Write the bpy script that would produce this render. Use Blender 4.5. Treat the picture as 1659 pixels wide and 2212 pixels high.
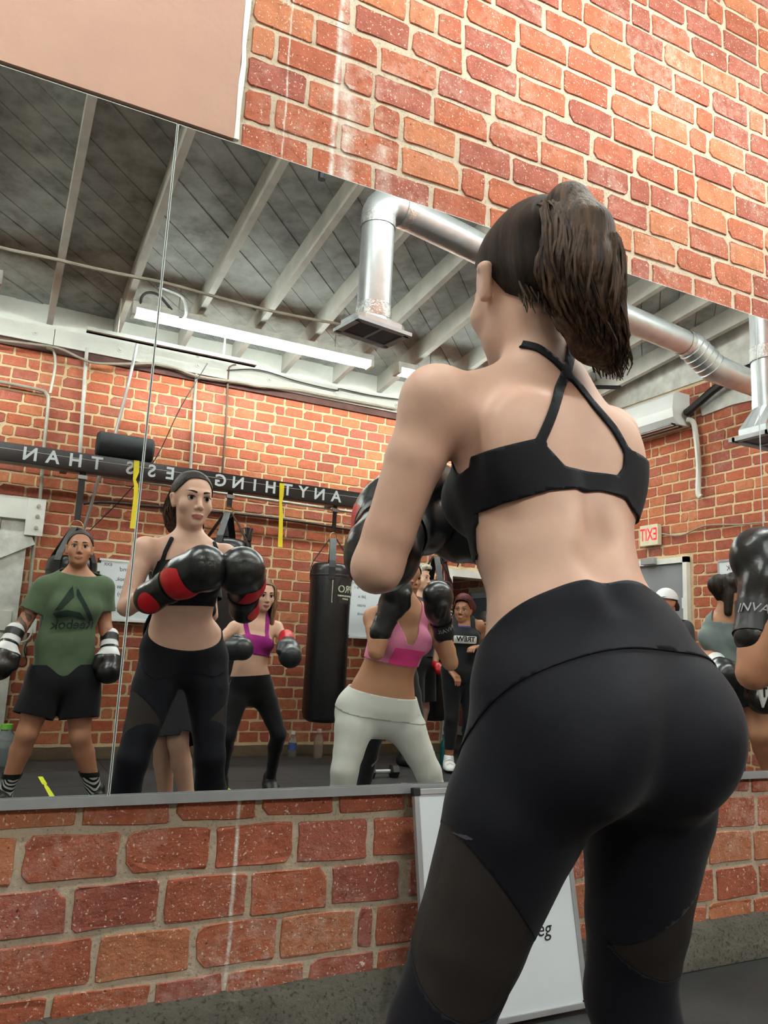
import bpy, bmesh, math, random
import numpy as np
from mathutils import Vector, Matrix

for _o in list(bpy.data.objects):
    bpy.data.objects.remove(_o, do_unlink=True)
SC = bpy.context.scene
COL = SC.collection
random.seed(7)
RNG = np.random.default_rng(7)

# ------------------------------------------------------------------ camera
# The mirror wall is the plane y = 0, the room lies at y < 0, x runs along the wall, z is up.
cam_d = bpy.data.cameras.new('camera')
cam = bpy.data.objects.new('camera', cam_d)
COL.objects.link(cam)
cam_d.sensor_fit = 'VERTICAL'
cam_d.sensor_height = 36.0
cam_d.lens = 27.50
cam_d.clip_start = 0.02
_rt, _up, _fw = Vector((0.89262, -0.44830, 0.04757)), Vector((-0.11906, -0.13264, 0.98399)), Vector((0.43481, 0.88399, 0.17177))
cam.matrix_world = Matrix(((_rt.x, _up.x, -_fw.x, 0.0), (_rt.y, _up.y, -_fw.y, -2.0), (_rt.z, _up.z, -_fw.z, 0.952), (0, 0, 0, 1)))
SC.camera = cam
# ------------------------------------------------------------------ world and exposure
world = bpy.data.worlds.new('world')
SC.world = world
world.use_nodes = True
world.node_tree.nodes['Background'].inputs[0].default_value = (0.75, 0.85, 1.0, 1)
world.node_tree.nodes['Background'].inputs[1].default_value = 0.25
SC.view_settings.view_transform = 'Standard'
SC.view_settings.look = 'None'
SC.view_settings.gamma = 1.0
SC.view_settings.exposure = 0.12
SC.view_settings.use_curve_mapping = False
SC.cycles.max_bounces = 6
SC.cycles.diffuse_bounces = 2
SC.cycles.glossy_bounces = 3
SC.cycles.transparent_max_bounces = 8
SC.cycles.caustics_reflective = True      # light thrown back into the room by the mirror
SC.cycles.sample_clamp_indirect = 8.0
SC.cycles.caustics_refractive = False
SC.cycles.adaptive_threshold = 0.15
SC.cycles.use_light_tree = False
TUBE_EMIT = 90.0        # strength of every fluorescent tube in the room

# ------------------------------------------------------------------ materials
def srgb(r, g, b):
    f = lambda c: (c / 12.92 if c <= 0.04045 else ((c + 0.055) / 1.055) ** 2.4)
    return (f(r / 255.0), f(g / 255.0), f(b / 255.0), 1.0)

class NT:
    def __init__(s, name):
        s.m = bpy.data.materials.new(name)
        s.m.use_nodes = True
        s.t = s.m.node_tree
        s.b = s.t.nodes['Principled BSDF']
        s.out = s.t.nodes['Material Output']
    def n(s, typ, **kw):
        x = s.t.nodes.new(typ)
        for k, v in kw.items():
            if k.startswith('i_'):
                key = k[2:]
                x.inputs[int(key) if key.isdigit() else key.replace('_', ' ')].default_value = v
            else:
                setattr(x, k, v)
        return x
    def l(s, a, b):
        s.t.links.new(a, b)
    def set(s, **kw):
        for k, v in kw.items():
            s.b.inputs[k.replace('_', ' ')].default_value = v
    def noise(s, scale, detail=3.0, rough=0.55, coord='Object', dist=0.0):
        tc = s.n('ShaderNodeTexCoord')
        no = s.n('ShaderNodeTexNoise', i_Scale=scale, i_Detail=detail, i_Roughness=rough, i_Distortion=dist)
        if coord == 'World':
            g = s.n('ShaderNodeNewGeometry')
            s.l(g.outputs['Position'], no.inputs['Vector'])
        else:
            s.l(tc.outputs[coord], no.inputs['Vector'])
        return no
    def ramp(s, src, stops, interp='LINEAR'):
        r = s.n('ShaderNodeValToRGB')
        r.color_ramp.interpolation = interp
        e = r.color_ramp.elements
        while len(e) < len(stops):
            e.new(0.5)
        for k, (p, c) in enumerate(stops):
            e[k].position = p
            e[k].color = c if len(c) == 4 else (*c, 1)
        s.l(src, r.inputs[0])
        return r
    def mix(s, fac, a, b, blend='MIX'):
        x = s.n('ShaderNodeMix', data_type='RGBA', blend_type=blend)
        for sock, v in ((x.inputs[0], fac), (x.inputs[6], a), (x.inputs[7], b)):
            if hasattr(v, 'is_output') or hasattr(v, 'links'):
                s.l(v, sock)
            else:
                sock.default_value = v
        return x.outputs[2]
    def math(s, op, a, b=0.0, c=0.0):
        x = s.n('ShaderNodeMath', operation=op)
        for k, v in enumerate((a, b, c)):
            if hasattr(v, 'links'):
                s.l(v, x.inputs[k])
            else:
                x.inputs[k].default_value = v
        return x.outputs[0]
    def bump(s, h, strength=0.3, dist=0.01):
        x = s.n('ShaderNodeBump', i_Strength=strength, i_Distance=dist)
        s.l(h, x.inputs['Height'])
        s.l(x.outputs[0], s.b.inputs['Normal'])
        return x

W1 = (1, 1, 1, 1)
B0 = (0, 0, 0, 1)
MATS = {}

def plain(name, col, rough=0.6, metal=0.0, var=0.12, scale=14.0, bump=0.0, bscale=60.0, spec=0.5, coat=0.0, sheen=0.0):
    """a surface of one colour with slight procedural unevenness"""
    if name in MATS:
        return MATS[name]
    t = NT(name)
    no = t.noise(scale)
    lo = tuple(c * (1 - var) for c in col[:3]) + (1,)
    hi = tuple(min(1, c * (1 + var)) for c in col[:3]) + (1,)
    r = t.ramp(no.outputs[0], [(0.3, lo), (0.7, hi)])
    t.l(r.outputs[0], t.b.inputs['Base Color'])
    t.set(Roughness=rough, Metallic=metal)
    t.b.inputs['Specular IOR Level'].default_value = spec
    t.b.inputs['Coat Weight'].default_value = coat
    if sheen:
        t.b.inputs['Sheen Weight'].default_value = sheen
        t.b.inputs['Sheen Roughness'].default_value = 0.5
    if bump:
        nb = t.noise(bscale, 4.0)
        t.bump(nb.outputs[0], bump, 0.01)
    MATS[name] = t.m
    return t.m

def emit_mat(name, col, strength):
    if name in MATS:
        return MATS[name]
    t = NT(name)
    t.set(Base_Color=col, Emission_Color=col, Emission_Strength=strength)
    MATS[name] = t.m
    return t.m

def brick_mat(name, attr=False, tint=(1, 1, 1), streaks=False, speck=0.5, wash_amt=0.45, wash_lo=0.52):
    t = NT(name)
    if attr:
        a = t.n('ShaderNodeAttribute', attribute_name='rnd')
        rnd = a.outputs['Fac']
    else:
        oi = t.n('ShaderNodeObjectInfo')
        rnd = oi.outputs['Random']
    cs = [srgb(168, 92, 68), srgb(178, 102, 74), srgb(172, 96, 72), srgb(186, 116, 82), srgb(164, 92, 76), srgb(174, 96, 68), srgb(156, 86, 70)]
    cs = [tuple(c[k] * tint[k] for k in range(3)) + (1,) for c in cs]
    base = t.ramp(rnd, [(k / len(cs), c) for k, c in enumerate(cs)], 'CONSTANT')
    no = t.noise(24.0, 6.0, 0.68, 'World')
    dark = t.ramp(no.outputs[0], [(0.28, (0.74, 0.70, 0.68)), (0.5, (0.98, 0.97, 0.96)), (0.74, (1.16, 1.14, 1.12))])
    col = t.mix(1.0, base.outputs[0], dark.outputs[0], 'MULTIPLY')
    # chalky wash and lime specks
    wash = t.noise(2.6, 4.0, 0.62, 'World')
    wm = t.ramp(wash.outputs[0], [(wash_lo, B0), (0.76, (wash_amt, wash_amt, wash_amt))])
    fine = t.noise(34.0, 4.0, 0.7, 'World')
    fm = t.ramp(fine.outputs[0], [(0.42, B0), (0.66, W1)])
    wf = t.math('MULTIPLY', wm.outputs[0], fm.outputs[0])
    col = t.mix(wf, col, srgb(214, 190, 176))
    sp = t.noise(150.0, 2.0, 0.5, 'World')
    sm = t.ramp(sp.outputs[0], [(0.70 - 0.05 * speck, B0), (0.74 - 0.05 * speck, (0.8, 0.8, 0.8))])
    col = t.mix(sm.outputs[0], col, srgb(226, 205, 190))
    pit = t.noise(95.0, 2.0, 0.5, 'World')
    pm = t.ramp(pit.outputs[0], [(0.26, (0.8, 0.8, 0.8)), (0.31, B0)])
    col = t.mix(pm.outputs[0], col, srgb(70, 34, 28))
    if streaks:
        col = streak_mix(t, col)
    t.l(col, t.b.inputs['Base Color'])
    t.set(Roughness=0.86)
    t.b.inputs['Specular IOR Level'].default_value = 0.25
    hb = t.noise(70.0, 5.0, 0.65, 'World')
    t.bump(hb.outputs[0], 0.8, 0.006)
    return t.m

def streak_mix(t, col):
    """white drips of old paint that ran down the wall at fixed places"""
    g = t.n('ShaderNodeNewGeometry')
    sx = t.n('ShaderNodeSeparateXYZ')
    t.l(g.outputs['Position'], sx.inputs[0])
    wob = t.noise(7.0, 4.0, 0.6, 'World')
    wx = t.math('MULTIPLY_ADD', wob.outputs[0], 0.022, -0.011)
    brk = t.noise(26.0, 4.0, 0.7, 'World')
    for x0, half, zlo, zhi, amt in ((0.757, 0.012, 2.2, 4.2, 0.9), (0.800, 0.034, 2.2, 2.66, 0.6), (0.775, 0.03, 2.60, 4.0, 0.30), (0.600, 0.004, 2.2, 4.2, 0.7), (0.622, 0.007, -1, 1.0, 1.0), (0.93, 0.035, 2.2, 2.5, 0.4)):
        d = t.math('SUBTRACT', t.math('ADD', sx.outputs[0], wx), x0)
        d = t.math('ABSOLUTE', d)
        m = t.math('SUBTRACT', 1.0, t.math('DIVIDE', d, half))
        m = t.math('MULTIPLY', m, 1.6)
        b = t.math('MULTIPLY_ADD', brk.outputs[0], 3.0, -0.9)
        m = t.math('MULTIPLY', m, b)
        m = t.math('MULTIPLY', m, t.math('GREATER_THAN', sx.outputs[2], zlo))
        m = t.math('MULTIPLY', m, t.math('LESS_THAN', sx.outputs[2], zhi))
        m = t.math('MULTIPLY', m, amt)
        cl = t.n('ShaderNodeClamp')
        t.l(m, cl.inputs[0])
        col = t.mix(cl.outputs[0], col, srgb(222, 212, 202))
    return col

def mortar_mat(name, colr, streaks=False):
    t = NT(name)
    no = t.noise(11.0, 5.0, 0.65, 'World')
    lo = tuple(c * 0.82 for c in colr[:3]) + (1,)
    r = t.ramp(no.outputs[0], [(0.28, lo), (0.62, colr)])
    col = r.outputs[0]
    g2 = t.noise(120.0, 2.0, 0.5, 'World')
    gm = t.ramp(g2.outputs[0], [(0.3, (0.5, 0.5, 0.5)), (0.42, B0)])
    col = t.mix(gm.outputs[0], col, srgb(120, 108, 92))
    if streaks:
        col = streak_mix(t, col)
    t.l(col, t.b.inputs['Base Color'])
    t.set(Roughness=0.95)
    t.b.inputs['Specular IOR Level'].default_value = 0.1
    hb = t.noise(90.0, 5.0, 0.7, 'World')
    t.bump(hb.outputs[0], 0.5, 0.006)
    return t.m

def concrete_mat(name):
    t = NT(name)
    no = t.noise(5.0, 8.0, 0.72, 'World', 0.6)
    r = t.ramp(no.outputs[0], [(0.30, srgb(78, 74, 66)), (0.48, srgb(128, 123, 110)), (0.62, srgb(112, 108, 96)), (0.75, srgb(164, 158, 142))])
    sp = t.noise(90.0, 3.0, 0.6, 'World')
    sm = t.ramp(sp.outputs[0], [(0.34, (0.8, 0.8, 0.8)), (0.46, B0)])
    col = t.mix(sm.outputs[0], r.outputs[0], srgb(66, 62, 54))
    t.l(col, t.b.inputs['Base Color'])
    t.set(Roughness=0.95)
    hb = t.noise(38.0, 8.0, 0.75, 'World')
    t.bump(hb.outputs[0], 1.0, 0.03)
    return t.m

# ------------------------------------------------------------------ mesh helpers
def finish(name, me, mat=None, parent=None, smooth=False):
    ob = bpy.data.objects.new(name, me)
    COL.objects.link(ob)
    if mat is not None and not me.materials:
        me.materials.append(mat)
    if parent is not None:
        ob.parent = parent
    if smooth:
        me.polygons.foreach_set('use_smooth', [True] * len(me.polygons))
    return ob

def pydata(name, vs, fs, mat=None, parent=None, smooth=False):
    me = bpy.data.meshes.new(name)
    me.from_pydata([tuple(map(float, v)) for v in vs], [], [tuple(map(int, f)) for f in fs])
    me.update()
    return finish(name, me, mat, parent, smooth)

def tag(o, label, cat, group=None, kind=None):
    o['label'] = label
    o['category'] = cat
    if group:
        o['group'] = group
    if kind:
        o['kind'] = kind
    return o

def struct(o):
    o['kind'] = 'structure'
    return o

def empty(name, loc=(0, 0, 0), rz=0.0):
    o = bpy.data.objects.new(name, None)
    o.empty_display_size = 0.1
    COL.objects.link(o)
    o.location = loc
    o.rotation_euler = (0, 0, rz)
    return o

def attach(child, parent):
    """child built in world coordinates goes under an empty that stands somewhere else"""
    child.parent = parent
    child.matrix_parent_inverse = parent.matrix_basis.inverted()
    return child

class MB:
    """collects simple solids into one mesh"""
    def __init__(s):
        s.v, s.f = [], []
    def add(s, vs, fs):
        o = len(s.v)
        s.v += [tuple(v) for v in vs]
        s.f += [tuple(i + o for i in f) for f in fs]
        return s
    def box(s, lo, hi, M=None, bev=0.0):
        (x0, y0, z0), (x1, y1, z1) = lo, hi
        if bev <= 0:
            vs = [(x, y, z) for z in (z0, z1) for y in (y0, y1) for x in (x0, x1)]
            fs = [(0, 2, 3, 1), (4, 5, 7, 6), (0, 1, 5, 4), (2, 6, 7, 3), (0, 4, 6, 2), (1, 3, 7, 5)]
        else:
            bm = bmesh.new()
            r = bmesh.ops.create_cube(bm, size=1.0)
            for v in r['verts']:
                v.co = ((x0 + x1) / 2 + v.co.x * (x1 - x0), (y0 + y1) / 2 + v.co.y * (y1 - y0), (z0 + z1) / 2 + v.co.z * (z1 - z0))
            bmesh.ops.bevel(bm, geom=bm.edges[:], offset=bev, segments=2, affect='EDGES', profile=0.7)
            bm.verts.index_update()
            vs = [tuple(v.co) for v in bm.verts]
            fs = [tuple(v.index for v in f.verts) for f in bm.faces]
            bm.free()
        if M is not None:
            vs = [tuple(M @ Vector(v)) for v in vs]
        return s.add(vs, fs)
    def tube(s, pts, r, n=8, caps=True, closed=False):
        """round bar through points; r a number or one radius per point"""
        P = [Vector(p) for p in pts]
        R = [r] * len(P) if isinstance(r, (int, float)) else list(r)
        vs, fs = [], []
        prev = None
        for i, p in enumerate(P):
            a = P[i - 1] if i else P[0]
            b = P[i + 1] if i < len(P) - 1 else P[-1]
            if closed:
                a, b = P[i - 1], P[(i + 1) % len(P)]
            d = (b - a).normalized() if (b - a).length > 1e-9 else Vector((0, 0, 1))
            if prev is None:
                up = Vector((0, 0, 1)) if abs(d.z) < 0.9 else Vector((1, 0, 0))
                u = d.cross(up).normalized()
            else:
                u = (prev - d * prev.dot(d)).normalized()
            prev = u
            w = d.cross(u)
            for k in range(n):
                an = 2 * math.pi * k / n
                vs.append(p + (u * math.cos(an) + w * math.sin(an)) * R[i])
        m = len(P)
        for i in range(m if closed else m - 1):
            j = (i + 1) % m
            for k in range(n):
                fs.append((i * n + k, i * n + (k + 1) % n, j * n + (k + 1) % n, j * n + k))
        if caps and not closed:
            fs.append(tuple(range(n))[::-1])
            fs.append(tuple((m - 1) * n + k for k in range(n)))
        return s.add(vs, fs)
    def lathe(s, prof, n=20, M=None):
        """profile of (radius, height) turned about z"""
        vs, fs = [], []
        for r, z in prof:
            for k in range(n):
                an = 2 * math.pi * k / n
                vs.append((r * math.cos(an), r * math.sin(an), z))
        for i in range(len(prof) - 1):
            for k in range(n):
                fs.append((i * n + k, i * n + (k + 1) % n, (i + 1) * n + (k + 1) % n, (i + 1) * n + k))
        fs.append(tuple(range(n))[::-1])
        fs.append(tuple((len(prof) - 1) * n + k for k in range(n)))
        if M is not None:
            vs = [tuple(M @ Vector(v)) for v in vs]
        return s.add(vs, fs)
    def ribbon(s, pts, side, width, thick):
        """flat band through points, 'side' is the width direction"""
        P = [Vector(p) for p in pts]
        sd = Vector(side).normalized()
        vs, fs = [], []
        for i, p in enumerate(P):
            d = (P[min(i + 1, len(P) - 1)] - P[max(i - 1, 0)]).normalized()
            nn = d.cross(sd).normalized()
            wv = width if isinstance(width, (int, float)) else width[i]
            for a, b in ((-1, -1), (1, -1), (1, 1), (-1, 1)):
                vs.append(p + sd * (a * wv / 2) + nn * (b * thick / 2))
        for i in range(len(P) - 1):
            for k in range(4):
                fs.append((i * 4 + k, i * 4 + (k + 1) % 4, i * 4 + 4 + (k + 1) % 4, i * 4 + 4 + k))
        fs.append((3, 2, 1, 0))
        q = (len(P) - 1) * 4
        fs.append((q, q + 1, q + 2, q + 3))
        return s.add(vs, fs)
    def build(s, name, mat=None, parent=None, smooth=False):
        o = pydata(name, s.v, s.f, mat, parent, smooth)
        bm = bmesh.new()
        bm.from_mesh(o.data)
        bmesh.ops.recalc_face_normals(bm, faces=bm.faces[:])
        bm.to_mesh(o.data)
        bm.free()
        if smooth:
            o.data.polygons.foreach_set('use_smooth', [True] * len(o.data.polygons))
            try:
                o.data.set_sharp_from_angle(angle=math.radians(40))
            except Exception:
                pass
        return o

def text_ob(name, body, size, mat, parent=None, extrude=0.0008, M=None, bold=0.0, shear=0.0, spacing=1.0):
    cu = bpy.data.curves.new(name, 'FONT')
    cu.body = body
    cu.size = size
    cu.extrude = extrude
    cu.offset = bold
    cu.shear = shear
    cu.space_character = spacing
    cu.align_x = 'CENTER'
    cu.align_y = 'CENTER'
    cu.resolution_u = 3
    tmp = bpy.data.objects.new(name, cu)
    COL.objects.link(tmp)
    dg = bpy.context.evaluated_depsgraph_get()
    me = bpy.data.meshes.new_from_object(tmp.evaluated_get(dg))
    bpy.data.objects.remove(tmp, do_unlink=True)
    bpy.data.curves.remove(cu)
    me.materials.clear()
    me.materials.append(mat)
    if M is not None:
        me.transform(M)
    return finish(name, me, mat, parent)

def frame(o, x, y, z):
    """matrix with the given origin and axes"""
    x, y, z = Vector(x), Vector(y), Vector(z)
    return Matrix(((x.x, y.x, z.x, o[0]), (x.y, y.y, z.y, o[1]), (x.z, y.z, z.z, o[2]), (0, 0, 0, 1)))
# =================================================================== THE ROOM
BACK, END, LEFT = -4.70, 5.40, -4.00
def ceil_z(y):
    return 3.43 + 0.10 * (4.70 + y)          # underside of the joists, rising towards the mirror wall

M_BRICK = brick_mat('brick_red', tint=(0.97, 1.02, 1.06), streaks=True, speck=1.1, wash_amt=0.75, wash_lo=0.46)
M_BRICK2 = brick_mat('brick_far', tint=(1.05, 1.02, 1.0), speck=0.2)
M_BRICK2S = brick_mat('brick_far_joined', attr=True, tint=(1.05, 1.02, 1.0), speck=0.2)
M_MORTAR = mortar_mat('mortar_sandy', srgb(200, 184, 162), True)
M_MORTAR2 = mortar_mat('mortar_far', srgb(222, 196, 156))
M_CONC = concrete_mat('concrete_rough')
M_WHITE = plain('paint_white', srgb(226, 226, 218), 0.55, var=0.10, scale=5, bump=0.12, bscale=40)
M_OLDWHITE = plain('paint_old_white', srgb(205, 205, 197), 0.75, var=0.22, scale=9, bump=0.25, bscale=40)
M_BLACK = plain('black_plastic', srgb(24, 24, 26), 0.45, var=0.2)
M_VINYL = plain('black_vinyl', srgb(20, 21, 23), 0.32, var=0.25, scale=6, bump=0.15, bscale=30)
M_STEEL = plain('galvanised_steel', srgb(196, 200, 202), 0.33, 0.85, var=0.10, scale=12, bump=0.08, bscale=25)
M_PIPE = plain('conduit_grey', srgb(168, 164, 150), 0.45, 0.4, var=0.2, scale=8)
M_ALU = plain('aluminium', srgb(168, 170, 172), 0.42, 0.35, var=0.08)
M_GREYDOOR = plain('door_grey', srgb(140, 143, 146), 0.5, var=0.05, scale=3)
M_BOARDWHITE = plain('whiteboard_white', srgb(222, 228, 232), 0.25, var=0.02, scale=2)
M_INK = plain('marker_ink', srgb(30, 32, 38), 0.5)
M_YELLOW = plain('band_yellow', srgb(226, 206, 20), 0.5, var=0.08)
M_TAPE = plain('tape_yellow', srgb(214, 222, 50), 0.5, var=0.1)

def brick_outline(w, h):
    """sixteen points around a rectangle with worn corners and uneven edges"""
    pts = []
    cor = [(1, 1), (-1, 1), (-1, -1), (1, -1)]
    for q, (sx, sz) in enumerate(cor):
        cc = random.uniform(0.003, 0.008) + (random.uniform(0.008, 0.018) if random.random() < 0.14 else 0)
        a, b_ = (sx * w / 2, sz * (h / 2 - cc)), (sx * (w / 2 - cc), sz * h / 2)
        pts += [a, b_] if sx * sz > 0 else [b_, a]
        nx, nz = cor[(q + 1) % 4]
        for f in (0.32, 0.68):
            pts.append((sx * w / 2 * (1 - f) + nx * w / 2 * f, sz * h / 2 * (1 - f) + nz * h / 2 * f))
    return [(x + random.uniform(-0.003, 0.003), z + random.uniform(-0.003, 0.003)) for x, z in pts]

def brick_mesh(name, w, h, depth, mat):
    o = brick_outline(w, h)
    n = len(o)
    b = random.uniform(0.0025, 0.0045)
    vs = [(x, depth * 0.5, z) for x, z in o]
    vs += [(x * (1 - 2 * b / w), random.uniform(-0.0018, 0.0018), z * (1 - 2 * b / h)) for x, z in o]
    fs = [(k, (k + 1) % n, n + (k + 1) % n, n + k) for k in range(n)]
    fs.append(tuple(n + k for k in range(n)))
    me = bpy.data.meshes.new(name)
    me.from_pydata(vs, [], fs)
    bm = bmesh.new()
    bm.from_mesh(me)
    bmesh.ops.recalc_face_normals(bm, faces=bm.faces[:])
    if sum(f.normal.y for f in bm.faces) > 0:
        bmesh.ops.reverse_faces(bm, faces=bm.faces[:])
    bm.to_mesh(me)
    bm.free()
    me.materials.append(mat)
    return me

def lay(parent, rows, place, mat, mat_stuff, near, limit=300, mod=0.2, hh=0.1, depth=0.016, gap=(0.009, 0.016)):
    """rows: (z0, z1, [joints along the wall]); place(u, z) -> location, rz"""
    full = [brick_mesh('brick', mod, hh, depth, mat) for _ in range(10)]
    half = [brick_mesh('brick', mod / 2, hh, depth, mat) for _ in range(6)]
    items = []
    for z0, z1, js in rows:
        for a, b in zip(js[:-1], js[1:]):
            if b is None or a is None or b - a < 0.03:
                continue
            w, h = b - a - random.uniform(*gap), z1 - z0 - random.uniform(*gap)
            me = random.choice(full if w > 0.7 * mod else half)
            wm = mod if w > 0.7 * mod else mod / 2
            loc, rz = place((a + b) / 2 + random.uniform(-0.002, 0.002), (z0 + z1) / 2 + random.uniform(-0.002, 0.002))
            items.append((near(loc), me, loc, rz, (w / wm, 1.0, h / hh), random.uniform(-0.008, 0.008)))
    items.sort(key=lambda t: t[0])
    vs, fs, rn = [], [], []
    for k, (_, me, loc, rz, sc, tilt) in enumerate(items):
        if k < limit:
            o = bpy.data.objects.new('brick', me)
            COL.objects.link(o)
            o.parent = parent
            o.location = loc
            o.rotation_euler = (0, tilt, rz)
            o.scale = sc
        else:
            M = Matrix.Translation(loc) @ Matrix.Rotation(rz, 4, 'Z') @ Matrix.Diagonal((*sc, 1))
            off = len(vs)
            vs += [tuple(M @ v.co) for v in me.vertices]
            r = random.random()
            for p in me.polygons:
                fs.append(tuple(i + off for i in p.vertices))
                rn.append(r)
    if fs:
        o = pydata('bricks', vs, fs, mat_stuff, parent)
        at = o.data.attributes.new('rnd', 'FLOAT', 'FACE')
        at.data.foreach_set('value', rn)
        o['kind'] = 'stuff'
        o['label'] = 'farther red bricks of the same wall'
    return len(items)

def course_rows(zlist, u0, u1, mod, seed, holes=(), header=0.12):
    rnd = random.Random(seed)
    rows = []
    for i, (z0, z1) in enumerate(zip(zlist[:-1], zlist[1:])):
        js = [u0 - rnd.uniform(0, 0.02) - (mod / 2 if i % 2 else 0)]
        while js[-1] < u1:
            js.append(js[-1] + (mod / 2 if rnd.random() < header else mod * rnd.uniform(0.95, 1.05)))
        out = []
        for a, b in zip(js[:-1], js[1:]):
            a2, b2 = max(a, u0), min(b, u1)
            seg = [(a2, b2)]
            for (ha, hb, hz0, hz1) in holes:
                if z1 > hz0 + 0.02 and z0 < hz1 - 0.02:
                    ns = []
                    for (p, q) in seg:
                        if q <= ha or p >= hb:
                            ns.append((p, q))
                        else:
                            if p < ha: ns.append((p, ha))
                            if q > hb: ns.append((hb, q))
                    seg = ns
            out += seg
        for (p, q) in out:
            if q - p > 0.035:
                rows.append((z0, z1, [p, q]))
    return rows

# ---- mirror wall ----------------------------------------------------------
wall_front = MB().box((LEFT, 0.013, -0.02), (END + 0.2, 0.25, 4.15)).build('wall_front', M_MORTAR)
struct(wall_front)
wall_front['label'] = 'red brick wall that carries the mirror'
jr = [
    (0.506, 0.620, [-0.30, -0.09, (0.243, 0.000, 0.538), (0.457, 0.000, 0.535), (0.673, 0.000, 0.531), (0.888, 0.000, 0.532), (1.103, 0.000, 0.532), 1.20]),
    (0.390, 0.506, [-0.30, -0.10, (0.125, 0.000, 0.453), (0.348, 0.000, 0.441), (0.560, 0.000, 0.441), (0.780, 0.000, 0.444), (0.996, -0.000, 0.443), 1.20]),
    (0.276, 0.390, [-0.26, -0.02, (0.240, 0.000, 0.331), (0.448, 0.000, 0.332), (0.661, 0.000, 0.335), (0.882, 0.000, 0.334), (1.096, 0.000, 0.333), 1.115]),
    (0.163, 0.276, [-0.32, -0.12, 0.06, (0.308, 0.000, 0.223), (0.531, 0.000, 0.222), (0.750, 0.000, 0.222), (0.965, 0.000, 0.225), 1.02, 1.22]),
    (0.095, 0.163, [-0.30, -0.06, (0.223, 0.000, 0.151), (0.444, 0.000, 0.148), 0.62, 0.83, 1.03, 1.2]),
]
rows = []
rr = random.Random(3)
for z0, z1, js in jr:
    js = [j[0] if isinstance(j, tuple) else j for j in js]
    while js[0] > -2.0:
        js.insert(0, js[0] - 0.216 * rr.uniform(0.96, 1.04))
    while js[-1] < 4.3:
        js.append(js[-1] + (0.108 if rr.random() < 0.1 else 0.216 * rr.uniform(0.96, 1.04)))
    rows.append((z0, z1, js))
zup = [2.337 + k * 0.1075 - 0.02 for k in range(17)]
rows += course_rows(zup, 0.475, 4.6, 0.212, 11, header=0.16)
lay(wall_front, rows, lambda u, z: ((u, 0.0085, z), 0.0), M_BRICK, brick_mat('brick_red_joined', attr=True, tint=(0.97, 1.02, 1.06), streaks=True, speck=1.1, wash_amt=0.75, wash_lo=0.46),
    lambda p: (Vector(p) - Vector((1.0, -2.0, 1.5))).length, 300, 0.2, 0.1, gap=(0.009, 0.018))

# painted board above the left end of the mirror, with its caulked edge
panel = MB().box((-2.6, -0.004, 2.345), (0.455, 0.012, 4.1)).build('trim_1', None)
t = NT('paint_terracotta')
no = t.noise(1.6, 4.0, 0.6, 'World')
r = t.ramp(no.outputs[0], [(0.35, srgb(172, 133, 117)), (0.68, srgb(182, 143, 122))])
t.l(r.outputs[0], t.b.inputs['Base Color'])
t.set(Roughness=0.7)
nb = t.noise(60, 3)
t.bump(nb.outputs[0], 0.08, 0.01)
panel.data.materials.append(t.m)
struct(panel)
panel['label'] = 'smooth terracotta painted board above the mirror'
pts = [(0.4625 + random.uniform(-0.003, 0.003), 0.000, 2.345 + k * 0.06) for k in range(30)]
bead = MB().ribbon(pts, (1, 0, 0), [0.014 + random.uniform(-0.004, 0.004) for _ in pts], 0.012).build('trim_2', M_WHITE)
struct(bead)
bead['label'] = 'white caulk bead along the edge of the painted board'

# foundation kerb below the bricks, worn and uneven
def kerb(name, a, b, h, d, axis, sgn, mat, seed):
    rnd = random.Random(seed)
    wv = [(rnd.uniform(3, 60), rnd.uniform(0, 6.28)) for _ in range(12)]
    wob = lambda u, k: sum(math.sin(u * f + p + k * 2.1) / (1 + 0.05 * f) for f, p in wv) / 6.0
    n = 420
    prof = [(-0.02, h + 0.012, 0, 0), (0.004, h, 0.002, 0.012), (d * 0.35, h - 0.008, 0.004, 0.008), (d * 0.62, h * 0.80, 0.006, 0.007), (d * 0.72, h * 0.5, 0.004, 0.004), (d * 0.92, h * 0.34, 0.003, 0.004), (d, 0.01, 0.002, 0.0), (d, -0.01, 0, 0)]
    m = len(prof)
    vs, fs = [], []
    for k in range(n + 1):
        u = a + (b - a) * k / n
        for i, (q, z, aq, az) in enumerate(prof):
            vs.append((u, sgn * -(q + aq * wob(u, i)), z + az * wob(u * 1.3, i + 5)))
        if k:
            o = (k - 1) * m
            for i in range(m - 1):
                fs.append((o + i, o + m + i, o + m + 1 + i, o + 1 + i))
    return pydata(name, vs, fs, mat, None, True)
kb = kerb('baseboard_front', LEFT, END, 0.105, 0.05, 'x', 1, M_CONC, 5)
struct(kb)
kb['label'] = 'worn grey concrete footing under the brick wall'

# ---- floor ----------------------------------------------------------------
t = NT('rubber_floor')
no = t.noise(2.2, 4.0, 0.6, 'World')
r = t.ramp(no.outputs[0], [(0.3, srgb(32, 33, 34)), (0.7, srgb(50, 51, 51))])
sp = t.noise(260.0, 1.0, 0.5, 'World')
sm = t.ramp(sp.outputs[0], [(0.66, B0), (0.70, (0.5, 0.5, 0.5))])
col = t.mix(sm.outputs[0], r.outputs[0], srgb(95, 96, 96))
t.l(col, t.b.inputs['Base Color'])
t.set(Roughness=0.55)
nb = t.noise(180, 3, 0.6, 'World')
t.bump(nb.outputs[0], 0.25, 0.004)
M_FLOOR = t.m
floor = struct(MB().box((LEFT, BACK - 1.9, -0.05), (END + 0.2, 0.1, -0.012)).build('floor', M_FLOOR))
floor['label'] = 'black rubber gym floor'
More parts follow.
